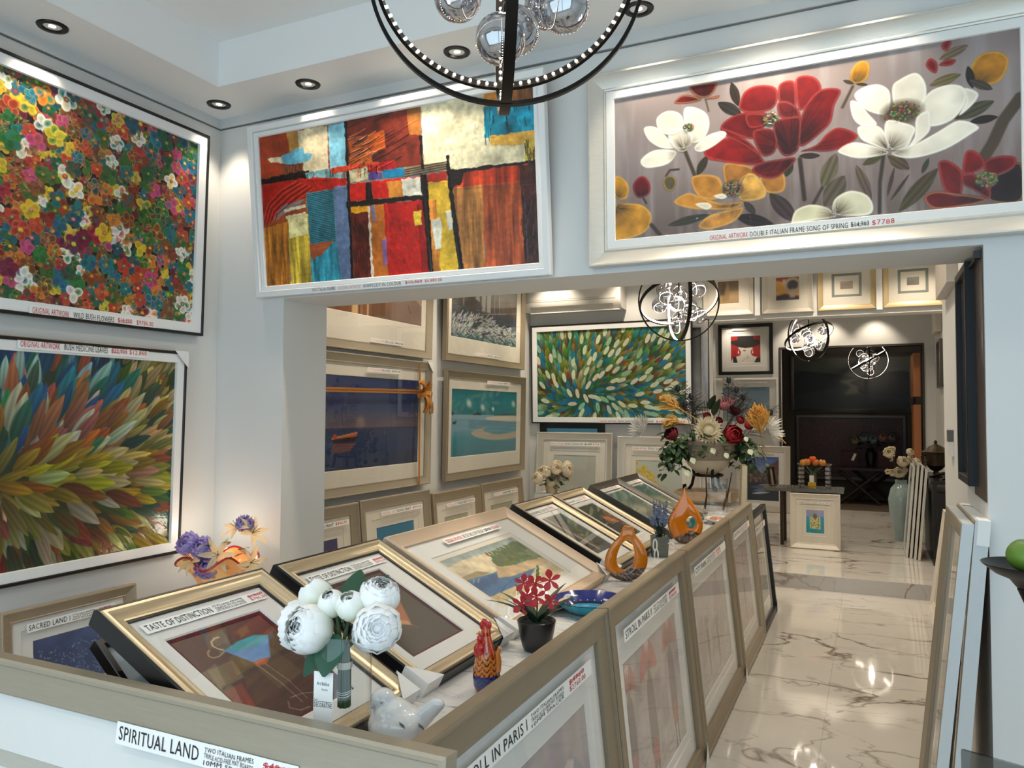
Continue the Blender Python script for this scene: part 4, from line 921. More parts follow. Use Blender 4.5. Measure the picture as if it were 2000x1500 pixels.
# second room, left wall: four large photographs
G = 'large framed photographs on the inner left wall'
LB = lambda tx, o, n: strip([(.01, .4, 'TWO ITALIAN FRAMES', PINKINK, False), (.43, .25, tx, INK, False), (.72, .12, o, INK, True), (.86, .13, n, INK, False)])
TP = scale_prof(P_CHAMP, .85)
picture('framed photograph of a wooden boat on dark blue water, tied with gold ribbon', 1.5, .975, TP, TAUPEL, (XI + .03, 5.325 - .75, 1.028), L90, -.015, G, mats=[((.06, .085, .085, .11), MATC, .004)], art=paint_boat, ppm=170,
        labels=[(-.12, .862, .42, .03, .026, LB('BECALMED', '$2960', '$1786'))], protect=[(1, 1)])
picture('framed photograph of warm doorway light, above the boat picture', 1.5, .93, TP, TAUPEL, (XI + .03, 5.338 - .75, 2.03), L90, -.02, G, mats=[((.06, .06, .06, .19), MATC, .004)], art=paint_doorway, ppm=150,
        labels=[(-.08, .075, .42, .03, .026, LB('RECLUSE', '$2960', '$1786'))])
picture('framed photograph of a turquoise beach and sandbar, beside the boat picture', 1.62, .945, TP, TAUPE, (XI + .03, 7.19 - .81, 1.018), L90, -.015, G, mats=[((.06, .09, .09, .13), MATC, .004)], art=paint_beach, ppm=170,
        labels=[(-.05, .85, .5, .03, .026, LB('CALM', '$2960', '$1786'))])
picture('framed photograph of a waterfall over rocks, above the beach picture', 1.62, .93, TP, TAUPE, (XI + .03, 7.18 - .81, 2.04), L90, -.02, G, mats=[((.06, .09, .06, .15), MATC, .004)], art=paint_waterfall, ppm=170,
        labels=[(-.25, .075, .5, .03, .026, LB('CASCADE', '$2960', '$1786'))])
# row leaning under them
G = 'framed prints leaning along the inner left wall'
for y0, y1, h, fm, art, lab, mt in ((3.42, 4.325, .985, TAUPEL, paint_plain((70, 66, 110), (60, 70, 120)), 'leaning print with violet corner, partly hidden by the opening', MATC), (4.34, 5.26, .99, TAUPEL, paint_plain((52, 122, 160), (70, 130, 150)), 'leaning print with blue sky under the boat picture', MATC),
                                     (5.30, 6.13, .95, CHAMP, paint_plain((176, 176, 152), (160, 168, 150)), 'leaning print with pale olive image, left one under the beach picture', MATC), (6.15, 7.05, .955, CHAMP, paint_plain((170, 172, 148), (176, 170, 150)), 'leaning print with pale olive image, right one under the beach picture', MATC)):
    w = y1 - y0
    picture(lab, w, h, P_CHAMP, fm, (XI + .15, (y0 + y1) / 2, 0), L90, .085, G, mats=[(.075, mt, .004), (.06, mt, .003)], art=art, ppm=60,
            labels=[(-w * .22, h - .135, w * .6, .032, .026, strip([(.02, .3, 'ORIGINAL ART', PINKINK, False), (.35, .35, 'SIGNED PRINT', INK, False), (.74, .22, '$896.00', REDINK, False)]))])
# back wall of the second room
picture('wide painting of small pale and green leaf strokes in black frame, back wall', 1.71, 1.03, P_SLIM, BLACKF, (-3.24 + .855, YB - .035, 1.49), radians(-1.2), -.03,
        extra=[([(0, .030), (.001, .031), (.05, .031), (.051, .028), (.051, .014)], WHITEF, 'slip')], art=lambda a: (paint_leaves(a, .105, 1500, pal_small, flow_small, .2, (60, 80, 40)), pale_marks(a)), ppm=230, glass=False, artmat=OILM, seed=21,
        labels=[(-.1, .012, .9, .034, .034, strip([(.01, .2, 'ORIGINAL ARTWORK', REDINK, False), (.23, .4, 'BUSH LEAVES DANCING FRAME', INK, False), (.66, .15, '$16,900', REDINK, True), (.83, .15, '$8960', REDINK, False)]))])
picture('black framed blue print half hidden behind the small-leaf painting', .72, .9, scale_prof(P_FLAT, 2.6, .4), BLACKF, (-2.80, YB - .002, .62), 0, 0, art=paint_plain((96, 168, 200), (96, 168, 200), .03), ppm=40, glass=False)
for i, (x0, w, h, bl, tx) in enumerate(((-3.17, .83, 1.40, paint_plain((186, 190, 178), (176, 180, 168), .03), 'SPRING SENSATION I'), (-2.29, .83, 1.37, paint_blossom, 'SPRING SENSATION II'))):
    picture(('tall champagne framed grey-green print leaning left of the yellow blossom print', 'tall champagne framed yellow blossom print leaning behind the flower urn')[i], w, h, P_CHAMP, CHAMPL, (x0 + w / 2, 7.36, 0), 0, .06, 'tall framed prints leaning at the back wall',
            mats=[((.06, .06, .11, .09), MATC, .004), (.045, MATC, .003)], art=bl, ppm=110, labels=[(-.26, h - .135, .54, .034, .026, strip([(.01, .26, 'ORIGINAL ARTWORK', REDINK, False), (.29, .4, tx, INK, False), (.7, .14, '$1590', INK, True), (.86, .13, '$796', REDINK, False)]))])
picture('narrow silver ornate framed mirror between leaf painting and hat portrait', .46, .84, scale_prof(P_FLAT, 2.2, .9), M('ornate_silver_frame', (150, 148, 146), .4, .7, grain=.35, gscale=(70, 70, 20), bump=.6), (-1.39 - .235, YB - .003, 1.66), 0, 0, edge=([(-.006, 0), (-.006, .03), (.0, .034)], BLACKF),
        art=paint_plain((60, 58, 58), (150, 148, 146), .3), ppm=40, glass=True, cat='mirror', name='framed_mirror')
picture('grey framed pale print under the silver mirror at the wall end', .46, .5, P_FLAT, CHAMPL, (-1.39 - .235, YB - .003, 1.12), 0, 0, mats=[(.05, MATW, .003)], art=paint_plain((178, 176, 174), (190, 188, 184), .1), ppm=40)
# bulkhead pictures
G = 'pictures along the bulkhead'
CR = scale_prof(P_CHAMP, .6, .8)
for x0, x1, fm, mts, art, lab in ((-1.44, -.97, CREAMF, [((.09, .09, .07, .07), MATC, .003)], paint_still(0), 'cream framed brown still life, first on the bulkhead from left'), (-.895, -.445, CREAMF, [((.075, .075, .07, .07), MATC, .003)], paint_still(1), 'cream framed orange figure print, second on the bulkhead from left'),
                             (-.41, .075, GILT, [((.07, .07, .07, .07), MATC, .003), (.022, MATG, .003), (.05, MATC, .002)], paint_plain((176, 160, 140), (150, 140, 130), .3), 'gilt framed small brown etching with grey border, third on the bulkhead'), (.125, .60, GILT, [((.07, .07, .07, .07), MATC, .003), (.022, MATG, .003), (.05, MATC, .002)], paint_plain((150, 146, 138), (120, 118, 112), .3), 'gilt framed small grey etching with grey border, rightmost on the bulkhead')):
    picture(lab, x1 - x0, .45, CR, fm, ((x0 + x1) / 2, YB - .004, 2.535), 0, -.02, G, mats=mts, art=art, ppm=150)
for x in (-.932, .10):
    tag(MB().box(x - .027, x + .022, YB - .05, YB - .001, 2.52, 3.06).build('card_corner_strip', CARD), 'white card strip between the %s pictures on the bulkhead' % ('two cream framed' if x < 0 else 'two gilt framed'), 'strip')
# third room
picture('black framed portrait of red haired woman under wide black hat', .83, .80, scale_prof(P_FLAT, 1.7), BLACKF, (-1.755, YF - .003, 2.215), 0, -.03, mats=[(.085, MATW, .004), (.05, MATW, .003)], art=paint_hat, ppm=170, labels=[(-.2, .70, .4, .03, .026, strip([(.05, .6, 'LIMITED EDITION', INK, False), (.7, .25, '$690', REDINK, False)]))])
picture('white framed cloudy sky picture under the portrait with black hat', .98, .82, P_FLAT, WHITEF, (-1.755, YF - .003, 1.34), 0, -.02, mats=[((.1, .1, .11, .1), MATW, .004)], art=paint_clouds, ppm=120, labels=[(-.1, .74, .42, .03, .03, strip([(.05, .6, 'ORIGINAL ARTWORK', INK, False), (.7, .25, '$1690', REDINK, False)]))])
picture('framed canal photograph with moored boats standing on the raised floor', .78, .98, scale_prof(P_CHAMP, 1.1), CHAMPL, (-1.455, 12.02, .134), 0, .06, mats=[(.075, MATW, .004)], art=paint_venice, ppm=200, labels=[(-.22, .86, .4, .03, .026, strip([(.02, .6, 'MOORINGS', INK, False), (.66, .3, '$1190', REDINK, False)]))])
picture('cream framed cake print on blue standing against the small mosaic table', .51, .595, scale_prof(P_CHAMP, .8), CREAMF, (-.545, 8.97, .134), 0, .05, mats=[((.07, .07, .085, .075), MATC, .004), (.03, MATC, .003)], art=paint_cake, ppm=260, labels=[(-.15, .485, .30, .022, .026, strip([(.02, .55, 'BIRTHDAY CAKE', INK, False), (.62, .34, '$396.00', INK, False)]))])
# dark room
picture('wide silver framed dark lake painting on far dark wall, upper', 1.98, 1.02, scale_prof(P_CHAMP, .8), PEWTER, (-.29, 14.69, 1.63), 0, 0, art=paint_darklake, ppm=90, glass=False)
picture('wide silver framed dark red painting on far dark wall, lower', 1.76, 1.14, scale_prof(P_FLAT, 1.6), PEWTER, (-.31, 14.69, .44), 0, 0, art=paint_darkred, ppm=90, glass=False)
WOODO = M('orange_pine', (186, 120, 74), .5, grain=.12, gscale=(30, 30, 3))
for z0, z1, lab in ((1.86, 2.5, 'upper'), (.5, 1.74, 'lower')):
    tag(MB().box(.60, .69, YF + .15, YF + .9, z0, z1).build('pine_stretcher_edge', WOODO), '%s orange timber edged canvas seen sideways at the dark doorway' % lab, 'canvas')
# right jamb and floor
picture('tall dark framed mirror hung edge-on on the right side of opening', .36, .835, scale_prof(P_FLAT, 1.0, .8), M('midnight_frame', (12, 14, 20), .5, grain=.1), (XR - .002, 3.28 + .18, 1.335), R90, 0, art=paint_plain((70, 66, 60), (40, 38, 36), .2), ppm=60, cat='mirror', name='framed_mirror')
G = 'tall pictures leaning at the right of the opening'
picture('tall pale champagne frame leaning at right, nearer the aisle', .57, 1.235, [(0, 0), (0, .034), (.004, .037), (.05, .024), (.06, .026), (.066, .02), (.066, .01)], TAUPEL, (.185, 3.285, 0), R90, .106, G, mats=[(.05, MATW, .004), (.03, MATC, .003)], art=paint_plain((160, 160, 156), (170, 168, 160), .1), ppm=60, edge=([(-.001, -.001), (-.001, .034), (.0, .0345)], M('pale_blue_edge', (200, 206, 208), .5, grain=.03)))
picture('tall frame with white card corner leaning at right against the jamb', .56, 1.245, [(0, 0), (0, .042), (.004, .046), (.05, .03), (.06, .03), (.06, .01)], TAUPE, (.252, 3.278, 0), R90, .0885, G, mats=[(.06, MATC, .004)], art=paint_plain((150, 148, 144), (160, 158, 150), .1), ppm=40, protect=[(1, 1), (-1, 1)], edge=([(-.001, -.001), (-.001, .042), (.0, .0425)], M('pale_grey_edge', (196, 202, 204), .5, grain=.03)))
picture('small cream framed print leaning low beyond the tall right-hand frames', .55, .82, scale_prof(P_CHAMP, .7), CREAMF, (.475, 7.0, 0), R90, .135, mats=[(.06, MATC, .004)], art=paint_plain((200, 192, 176), (190, 184, 170), .1), ppm=40)
# ------------------------------------------------------------------ display table and the pictures leaning round it
TZ = .82
t = thing('display_table', 'long marble topped display table running back through the opening', 'table', (-1.45, 4.05, 0))
MB().box(-.62, .62, -2.83, 2.95, .77, TZ).build('marble_top', TOPM, t)
MB().box(-.57, .57, -2.80, 2.90, 0.0, .77).build('cabinet_body', WALLM, t)
MB().box(-.42, -.24, -2.25, 1.9, TZ, TZ + .20).build('picture_riser', WALLM, t)
def rowpic(label, y0, y1, fm, art, tx, h=.957, prof=P_WIDE, protect=(), seed=1, mats=None):
    w = y1 - y0 - .006
    return picture(label, w, h, prof, fm, (-.688 - .042, (y0 + y1) / 2, 0), L90, .1045, 'large framed prints leaning along the table side', mats=mats or [((.07, .07, .12, .07), MATW, .005), (.035, MATW, .004)], art=art, ppm=150, seed=seed, protect=protect,
                   labels=[(-w * .36, h - .158, w * .72, .045, .03, tx)])
rowpic('framed umbrella print nearest the camera along the table side', 1.215, 2.44, TAUPE, paint_stroll(0), title('STROLL IN PARIS I', .42, ('TWO ITALIAN FRAMES', 'TRIPLE ACID-FREE MAT BOARDS', '10MM SPACER'), '$4960', '$2760.00'))
rowpic('framed print of a walker with red umbrella, second along the table side', 2.445, 3.63, TAUPE, paint_stroll(1), title('STROLL IN PARIS II', .42, ('TWO ITALIAN FRAMES', 'TRIPLE ACID-FREE MAT BOARDS', '10MM SPACER'), '$4960', '$2760.00'), protect=[(1, 0)])
rowpic('framed pale street print with white slips, third along the table side', 3.635, 4.865, TAUPE, paint_stroll(2), title('CITY RAIN', .3), protect=[(1, 0)])
rowpic('framed pale street print, fourth along the table side', 4.87, 5.83, TAUPEL, paint_stroll(3), title('QUIET STREET', .34))
rowpic('dark framed print at the far end of the table side', 5.835, 6.62, BLACKF, paint_plain((150, 140, 130), (120, 112, 104), .2), title('EVENING', .3), h=.86, prof=scale_prof(P_FLAT, 1.4), protect=[(1, 0)])
t = picture('broad framed print across the front end of the table, lowest left', 1.62, 1.005, scale_prof(P_WIDE, 1.02), TAUPEL, (-1.48, 1.106, 0), 0, .1045, 'large framed prints leaning at the table front', mats=[((.09, .09, .13, .08), MATW, .005), (.04, CHAMPL, .0015), (.012, MATW, .004)], art=paint_plain((196, 208, 210), (180, 196, 200), .1), ppm=60,
        labels=[(-.01, .882, .50, .046, .034, title('SPIRITUAL LAND', .47, ('TWO ITALIAN FRAMES', 'TRIPLE ACID-FREE MAT BOARDS', '10MM SPACER'), '$4960', '$2896.00'))])
# pictures sloping on the table top: bottom edge near x -1.1, top edge near x -1.65
TL = Vector((-1.65, 0, 1.14)) - Vector((-1.10, 0, .862))
TLEN = TL.length; TANG = atan2(-TL.x, TL.z)
def slope(label, y0, y1, prof, fm, h=TLEN, xb=-1.10, **k):
    mtx = Matrix.Translation((xb - .02, (y0 + y1) / 2, .862 - .042)) @ Matrix.Rotation(L90, 4, 'Z') @ Matrix.Rotation(-TANG, 4, 'X')
    return picture(label, y1 - y0, h, prof, fm, None, mtx=mtx, group='framed pictures propped along the table top', **k)
BE = ([(0, 0), (0, .040), (.004, .043), (.008, .042)], BLACKF)
BI = [([(0, .025), (.002, .027), (.004, .026), (.004, .020)], BLACKF, 'inner_lip')]
nt = ('ITALIAN FRAME', 'TRIPLE ACID-FREE', 'MAT BOARDS & 10MM SPACER')
slope('propped print of a blue cocktail on red-brown, nearest on the table', 1.225, 1.772, P_SCOOP, GOLD, edge=BE, extra=BI, mats=[((.045, .07, .082, .055), MATW, .004), (.007, MATR, .002), (.004, MATR, .002)], art=paint_martini, ppm=420, protect=[(1, 0)],
      labels=[(-.20, .505, .40, .036, .024, title('TASTE OF DISTINCTION', .5, nt))])
slope('propped print of an amber glass on dark brown, second on the table', 1.82, 2.37, P_SCOOP, GOLD, edge=BE, extra=BI, mats=[((.045, .08, .07, .055), MATW, .004), (.007, MATR, .002), (.004, MATR, .002)], art=paint_amber, ppm=300, protect=[(-1, 0), (1, 0)],
      labels=[(-.20, .505, .40, .036, .024, title('TASTE OF DISTINCTION', .5, nt))], seed=6)
slope('propped coastal landscape with trees in pale pinkish frame, third on the table', 2.41, 3.46, scale_prof(P_CHAMP, .78), PINKW, mats=[((.075, .14, .09, .06), MATW, .004), (.025, MATC, .003)], art=paint_coast, ppm=360, protect=[(-1, 0), (1, 0)],
      labels=[(-.22, .495, .50, .036, .024, [(.02, .15, .26, .65, 'ORIGINAL ARTWORK', REDINK), (.30, .15, .38, .65, 'SET OF SAILS OFF THE BAY', INK), (.70, .15, .13, .6, '$960', INK, True), (.85, .15, .13, .6, '$560', REDINK)])])
slope('propped dark green print with pale diagonal bar, fourth on the table', 3.54, 4.05, P_SCOOP, GOLD, edge=BE, extra=BI, mats=[((.06, .06, .08, .08), MATW, .004)], art=paint_camo(1), ppm=260, protect=[(-1, 0)], labels=[(-.2, .51, .38, .032, .024, title('HIGHLANDS', .36))], seed=3)
slope('propped dark green print with rust fish shape, fifth on the table', 4.07, 4.58, P_SCOOP, GOLD, edge=BE, extra=BI, mats=[((.06, .06, .08, .08), MATW, .004)], art=paint_camo(2), ppm=240, labels=[(-.2, .51, .38, .032, .024, title('HOMEWARD', .36))], seed=9)
slope('propped misty teal print in pewter frame, sixth on the table', 4.745, 5.33, scale_prof(P_CHAMP, .6), PEWTER, mats=[((.03, .03, .05, .05), MATW, .004)], art=paint_teal(0), ppm=160, labels=[(-.22, .53, .4, .03, .024, title('TIDE I', .3))])
slope('propped misty teal print with pale shell, farthest on the table', 5.335, 5.865, scale_prof(P_CHAMP, .6), PEWTER, mats=[((.03, .03, .05, .05), MATW, .004)], art=paint_teal(1), ppm=160, labels=[(-.2, .53, .36, .03, .024, title('TIDE II', .3))], seed=4)
# small black framed panel propped under the first one
picture('small black framed pale blue panel propped beneath the cocktail print', .34, .265, scale_prof(P_FLAT, .55, .8), BLACKF, None, mtx=Matrix.Translation((-1.552, 1.462, TZ + .022)) @ Matrix.Rotation(L90, 4, 'Z') @ Matrix.Rotation(-radians(50), 4, 'X'),
        art=paint_plain((196, 212, 220), (188, 206, 214), .03), ppm=60)

# ------------------------------------------------------------------ chandeliers
def chandelier(R=.33, rod=.42, beads=True):
    t = thing('orb_chandelier', None, None)
    DK = M('blackened_steel', (28, 25, 22), .35, .7, grain=.2)
    tl = radians(147 if beads else 150)
    specs = [(Matrix.Rotation(YAW, 3, 'Z') @ Matrix.Rotation(pi / 2, 3, 'X'), R, .016), (Matrix.Rotation(YAW + pi / 2 + .06, 3, 'Z') @ Matrix.Rotation(pi / 2, 3, 'X'), R * .995, .026), (Matrix.Rotation(YAW + .12, 3, 'Z') @ Matrix.Rotation(tl, 3, 'X') , R * .96, .026)]
    for i, (mt, r, wd) in enumerate(specs):
        m = MB(); n = 96; vs = []
        for k in range(n):
            a = 2 * pi * k / n
            for rr, zz in ((r, -wd / 2), (r, wd / 2), (r - .009, wd / 2), (r - .009, -wd / 2)):
                vs.append(mt @ Vector((rr * cos(a), rr * sin(a), zz)))
        fs = []
        for k in range(n):
            for q in range(4): fs.append((k * 4 + q, ((k + 1) % n) * 4 + q, ((k + 1) % n) * 4 + (q + 1) % 4, k * 4 + (q + 1) % 4))
        ro = m.add(vs, fs).build('hoop', DK, t, 30)
        if i == 0: continue
        m = MB()
        if beads:
            for k in range(84):
                a = 2 * pi * k / 84
                m.ball(mt @ Vector(((r - .0112) * cos(a), (r - .0112) * sin(a), 0)), .0042, 8, 5)
        else:
            vs = []
            for k in range(n):
                a = 2 * pi * k / n
                for zz in (-wd * .34, wd * .34): vs.append(mt @ Vector(((r - .0098) * cos(a), (r - .0098) * sin(a), zz)))
            m.add(vs, [(k * 2, k * 2 + 1, ((k + 1) % n) * 2 + 1, ((k + 1) % n) * 2) for k in range(n)])
        m.build('led_strip', LED, ro)
    MB().tube([(0, 0, R + rod), (0, 0, -.24)], .006, 10).build('stem', DK, t, True)
    MB().lathe([(.0001, R + rod - .03), (.055, R + rod - .028), (.06, R + rod)], 24).build('canopy', DK, t, True)
    bl = [(0, -.03, -.185), (0.0, .055, -.125), (.0, -.06, -.03), (0, .05, .06), (.14, .02, -.115), (-.15, .03, -.02), (.05, .14, -.03), (-.06, -.13, .02), (.15, -.05, .07), (-.13, .07, .10)]
    for x, y, z in bl:
        m = MB().ball((x, y, z), .060, 28, 18)
        b = m.build('glass_ball', BALLGL, t, True)
        MB().lathe([(.0001, .062), (.012, .062), (.012, .058)], 12, x, y, z).tube([(x, y, z + .062), (x * .3, y * .3, z + .10), (0, 0, z + .10)], .0025, 6).build('ball_cap', DK, b, True)
    for r_ in (.038, .052):
        m = MB(); m.tube([(r_ * cos(a), r_ * sin(a), 0) for a in [2 * pi * k / 40 for k in range(41)]], .0022, 6)
    return t
def glow(x, y, z, e):
    l = bpy.data.lights.new('chandelier_glow', 'POINT'); l.energy = e; l.color = (1, .88, .7); l.shadow_soft_size = .025
    o = bpy.data.objects.new('chandelier_glow', l); COL.objects.link(o); o.location = (x, y, z)
G = 'orb chandeliers'
ch = chandelier(.333, .40)
ch.location = (-.776, 1.62, 2.665); tag(ch, 'large orb chandelier cut by top edge, nearest the camera', 'chandelier', G)
c2 = chandelier(.30, .39, False); c2.location = (-1.26, 5.6, 2.43); tag(c2, 'orb chandelier hanging before the small-leaf painting', 'chandelier', G)
c3 = copy_tree(c2); c3.location = (-.63, 9.6, 2.51); c3.rotation_euler = (0, 0, .35); tag(c3, 'orb chandelier hanging left of centre before the dark doorway', 'chandelier', G)
c4 = copy_tree(c2); c4.location = (0.0, 13.3, 2.45); c4.rotation_euler = (0, 0, 1.2); tag(c4, 'small tilted orb chandelier inside the dark doorway', 'chandelier', G)
glow(-.776, 1.62, 2.66, 6); glow(-1.26, 5.6, 2.43, 8); glow(-.63, 9.6, 2.48, 8); glow(0, 13.3, 2.45, 14)
# ------------------------------------------------------------------ flowers
def frame_to(d, roll=0.):
    q = Vector(d).normalized().to_track_quat('Z', 'Y').to_matrix()
    return q @ Matrix.Rotation(roll, 3, 'Z')
def petal_cup(mb, c, d, R, seed, layers, ruff=.05, nu=6, nv=7, col=None):
    """layers: (radius, count, polar angle at base, polar angle at tip, half width, flare)"""
    rs = random.Random(seed); F = frame_to(d, rs.uniform(0, 6)); c = Vector(c)
    for li, (rr, n, t0, t1, hw, fl) in enumerate(layers):
        for k in range(n):
            ph = 2 * pi * (k + .5 * (li % 2) + rs.uniform(-.12, .12)) / n; w = hw * rs.uniform(.9, 1.1); tt1 = t1 + rs.uniform(-.1, .1); s0 = rs.uniform(0, 9)
            def fn(u, v):
                s = (u - .5) * 2; prof = (sin(pi * min(1, .12 + .88 * v) * .82)) ** .55
                th = t0 + (tt1 - t0) * v
                a = ph + s * w * prof / max(.35, sin(th))
                r = R * rr * (1 + fl * v * v + ruff * v * sin(s * 5 + s0) + ruff * .8 * v * v * sin(s * 11 + s0) - .06 * s * s * v)
                return c + F @ Vector((r * sin(th) * cos(a), r * sin(th) * sin(a), r * cos(th)))
            cc = (lambda u, v: tuple(col[0][i] * (1 - v) + col[1][i] * v for i in range(3))) if col else None
            mb.grid(fn, nu, nv, cc)
    return mb
def leaf(mb, p, d, up, L, W, bend=.3, fold=.15, tip=1.0, nu=4, nv=7, col=None):
    p = Vector(p); d = Vector(d).normalized(); up = Vector(up); s = d.cross(up)
    if s.length < 1e-4: s = d.cross(Vector((1, 0, .1)))
    s.normalize(); u_ = s.cross(d).normalized()
    def fn(a, b):
        x = (a - .5) * 2; w = W * .5 * (sin(pi * min(.999, b * .96 + .02) ** tip)) ** .8
        return p + d * (L * b) - u_ * (bend * L * b * b) + s * (x * w) + u_ * (abs(x) * w * fold)
    return mb.grid(fn, nu, nv, col)
PEONY_L = [(.26, 4, 2.5, .12, .8, .0), (.38, 5, 2.6, .2, .7, .0), (.50, 6, 2.7, .27, .62, .0), (.61, 6, 2.75, .33, .62, .0), (.71, 7, 2.8, .40, .58, .02), (.81, 7, 2.85, .47, .58, .03), (.90, 7, 2.9, .56, .6, .03), (.97, 7, 2.95, .72, .62, .05), (1.02, 6, 3.0, 1.0, .7, .06)]
BUD_L = [(.5, 4, 2.7, .2, .9, -.1), (.75, 5, 2.8, .3, .8, -.1), (1.0, 5, 2.95, .5, .8, -.05)]
PEONYM = vmat('silk_peony_petal', .6)
def translucent(m, amt):
    t, n = m.node_tree, m.node_tree.nodes; b = n['Principled BSDF']; tr = n.new('ShaderNodeBsdfTranslucent'); mx = n.new('ShaderNodeMixShader'); mx.inputs[0].default_value = amt
    src = b.inputs['Base Color'].links
    if src: t.links.new(src[0].from_socket, tr.inputs[0])
    else: tr.inputs[0].default_value = b.inputs['Base Color'].default_value
    t.links.new(b.outputs[0], mx.inputs[1]); t.links.new(tr.outputs[0], mx.inputs[2]); t.links.new(mx.outputs[0], n['Material Output'].inputs[0])
translucent(PEONYM, .12)
LEAFG = M('dark_silk_leaf', (30, 76, 54), .55, grain=.2, gscale=(30, 30, 30))
LEAFM = M('mid_green_leaf', (58, 92, 48), .55, grain=.25, gscale=(40, 40, 40))
LEAFD = M('deep_green_leaf', (36, 58, 38), .5, grain=.3, gscale=(40, 40, 40))
STEMM = M('green_stem', (62, 84, 50), .6, grain=.2)
# vase of white peonies
_before = set(bpy.data.objects)
VX, VY = -1.195, 1.575
t = thing('glass_vase', 'clear glass cylinder vase with paper tag at the table front', 'vase', (-1.017, 1.341, TZ + .0004)); t.scale = (.85, .85, .85)
MB().lathe([(.0001, .001), (.064, .001), (.067, .004), (.067, .365), (.0655, .3676), (.0645, .366)], 48).build('vase_body', VASEGL, t, True)
m = MB().box(-.047, .006, -.0008, 0, -.01, .118); tg = m.build('price_tag', PAPER, t, False, (.012, -.0695, .1696)); tg.rotation_euler = (-.02, 0, .12)
m = MB()
put_text(m, 'Art Bellissi', -.038, .086, .034, .0085, -.0016); put_text(m, 'Fine Art', -.024, .074, .016, .005, -.0016); put_text(m, 'DECORATIVE', -.045, .034, .049, .011, -.0016); put_text(m, 'Item', -.044, .05, .008, .004, -.0016)
m.add([(-.045, -.0016, .047), (.004, -.0016, .047), (.004, -.0016, .0482), (-.045, -.0016, .0482)], [(0, 1, 2, 3)])
m.build('lettering', INK, tg)
t = thing('peony_bouquet', 'bunch of white peonies and buds standing in the clear cylinder vase', 'flowers', (-1.017, 1.341, .976)); t.scale = (.85, .85, .85)
W0, W1 = lin((238, 236, 214)), lin((255, 255, 255)); CR0 = lin((222, 210, 160))
def peony(px, pz, dy, d, R, seed, L=PEONY_L, col=(W0, W1)):
    m = MB(); c = Vector((px - VX, dy, pz - .866))
    petal_cup(m, c, d, R, seed, L, .042, 7, 8, col); m.ball(c - Vector(d).normalized() * (R * (.24 if L is PEONY_L else .1)), R * (.72 if L is PEONY_L else .66), 20, 12, (1, 1, 1), W1)
    return m.build('peony_bloom' if L is PEONY_L else 'peony_bud', PEONYM, t, 60), c
heads = [peony(-1.262, 1.062, -.055, (-.15, -.85, .3), .058, 1, PEONY_L, (CR0, W1)), peony(-1.076, 1.082, -.03, (.5, -.75, .2), .056, 2), peony(-1.332, 1.05, .0, (-.95, -.35, .1), .062, 3), peony(-1.106, 1.142, .02, (.35, -.25, .9), .048, 4),
         peony(-1.298, 1.125, .015, (-.5, -.25, .8), .046, 5, BUD_L, (lin((206, 212, 160)), W1)), peony(-1.222, 1.122, -.02, (.0, -.55, .8), .036, 6, BUD_L, (lin((196, 206, 150)), W1)), peony(-1.160, 1.124, -.025, (.1, -.5, .8), .038, 7, BUD_L, (lin((200, 208, 150)), W1)), peony(-1.14, 1.045, .03, (.3, -.4, .2), .045, 8)]
m = MB()
for i, (o, c) in enumerate(heads):
    a = 2 * pi * i / len(heads); b = Vector((.012 * cos(a), .012 * sin(a), 0))
    m.tube([b, b + Vector((0, 0, .10)), b * .7 + Vector((0, 0, .145)), c * .6 + Vector((0, 0, .07)), c], .0048, 8)
m.build('stems', STEMM, t, True)
m = MB(); m.lathe([(.0185, .095), (.0195, .098), (.0195, .110), (.0185, .112)], 20); m.build('tie_band', M('raffia_band', (206, 200, 180), .7, grain=.1), t, True)
m = MB()
for z in (.03, .036, .041): m.tube([(.0175 * cos(a), .0175 * sin(a), z + .003 * sin(a)) for a in [2 * pi * k / 20 for k in range(21)]], .0009, 5)
m.build('string_tie', PAPER, t, True)
for p, d, L, Wd, bn in (((-.005, -.03, .185), (.05, -.45, -.6), .085, .062, .1), ((-.04, -.035, .15), (-.45, -.35, -.75), .07, .042, .1), ((.01, -.03, .22), (.25, -.3, .6), .06, .036, .4), ((.0, .03, .25), (-.25, .3, .75), .08, .05, .5), ((.03, .02, .25), (.35, .2, .8), .075, .045, .5), ((.0, .0, .2), (.1, -.4, .5), .06, .04, .2), ((-.03, .0, .24), (-.2, -.3, .8), .04, .03, .3)):
    leaf(MB(), p, d, (0, -.6, .6), L * 1.2, Wd * 1.35, bn, .12, .8).build('leaf', LEAFG, t, True)
_vase = set(bpy.data.objects)
# white ceramic bird
t = thing('ceramic_bird', 'glossy white ceramic bird figurine beside the peony vase', 'figurine', (-.972, 1.475, TZ)); t.scale = (.86, .86, .76)
m = MB()
m.ball((0, 0, .062), .078, 32, 20, (1.0, .92, .80)).ball((-.012, -.005, .092), .055, 24, 16, (1, 1, .9)).ball((-.035, -.015, .135), .034, 24, 16).ball((-.028, -.01, .112), .036, 20, 14)
for k in range(7):
    q = k / 6; m.ball((.05 + .055 * q, .015 + .01 * q, .075 + .056 * q), .034 * (1 - .35 * q) + .002, 20, 12, (1, .72, .8))
m.lathe([(.0001, 0), (.05, 0), (.05, .02)], 24)
bd = m.build('body', M('white_glaze', (232, 232, 230), .1, coat=.7, grain=.02), t, True)
rm = bd.modifiers.new('r', 'REMESH'); rm.mode = 'VOXEL'; rm.voxel_size = .0036; rm.use_smooth_shade = True
sm = bd.modifiers.new('s', 'SMOOTH'); sm.iterations = 14; sm.factor = .6
m = MB()
q = frame_to((-.35, -.75, .02)); m.tube([Vector((-.043, -.046, .127)), Vector((-.050, -.062, .121))], [.008, .0012], 10); m.build('beak', M('grey_glaze', (196, 194, 190), .2, coat=.5, grain=.03), t, True)
m = MB()
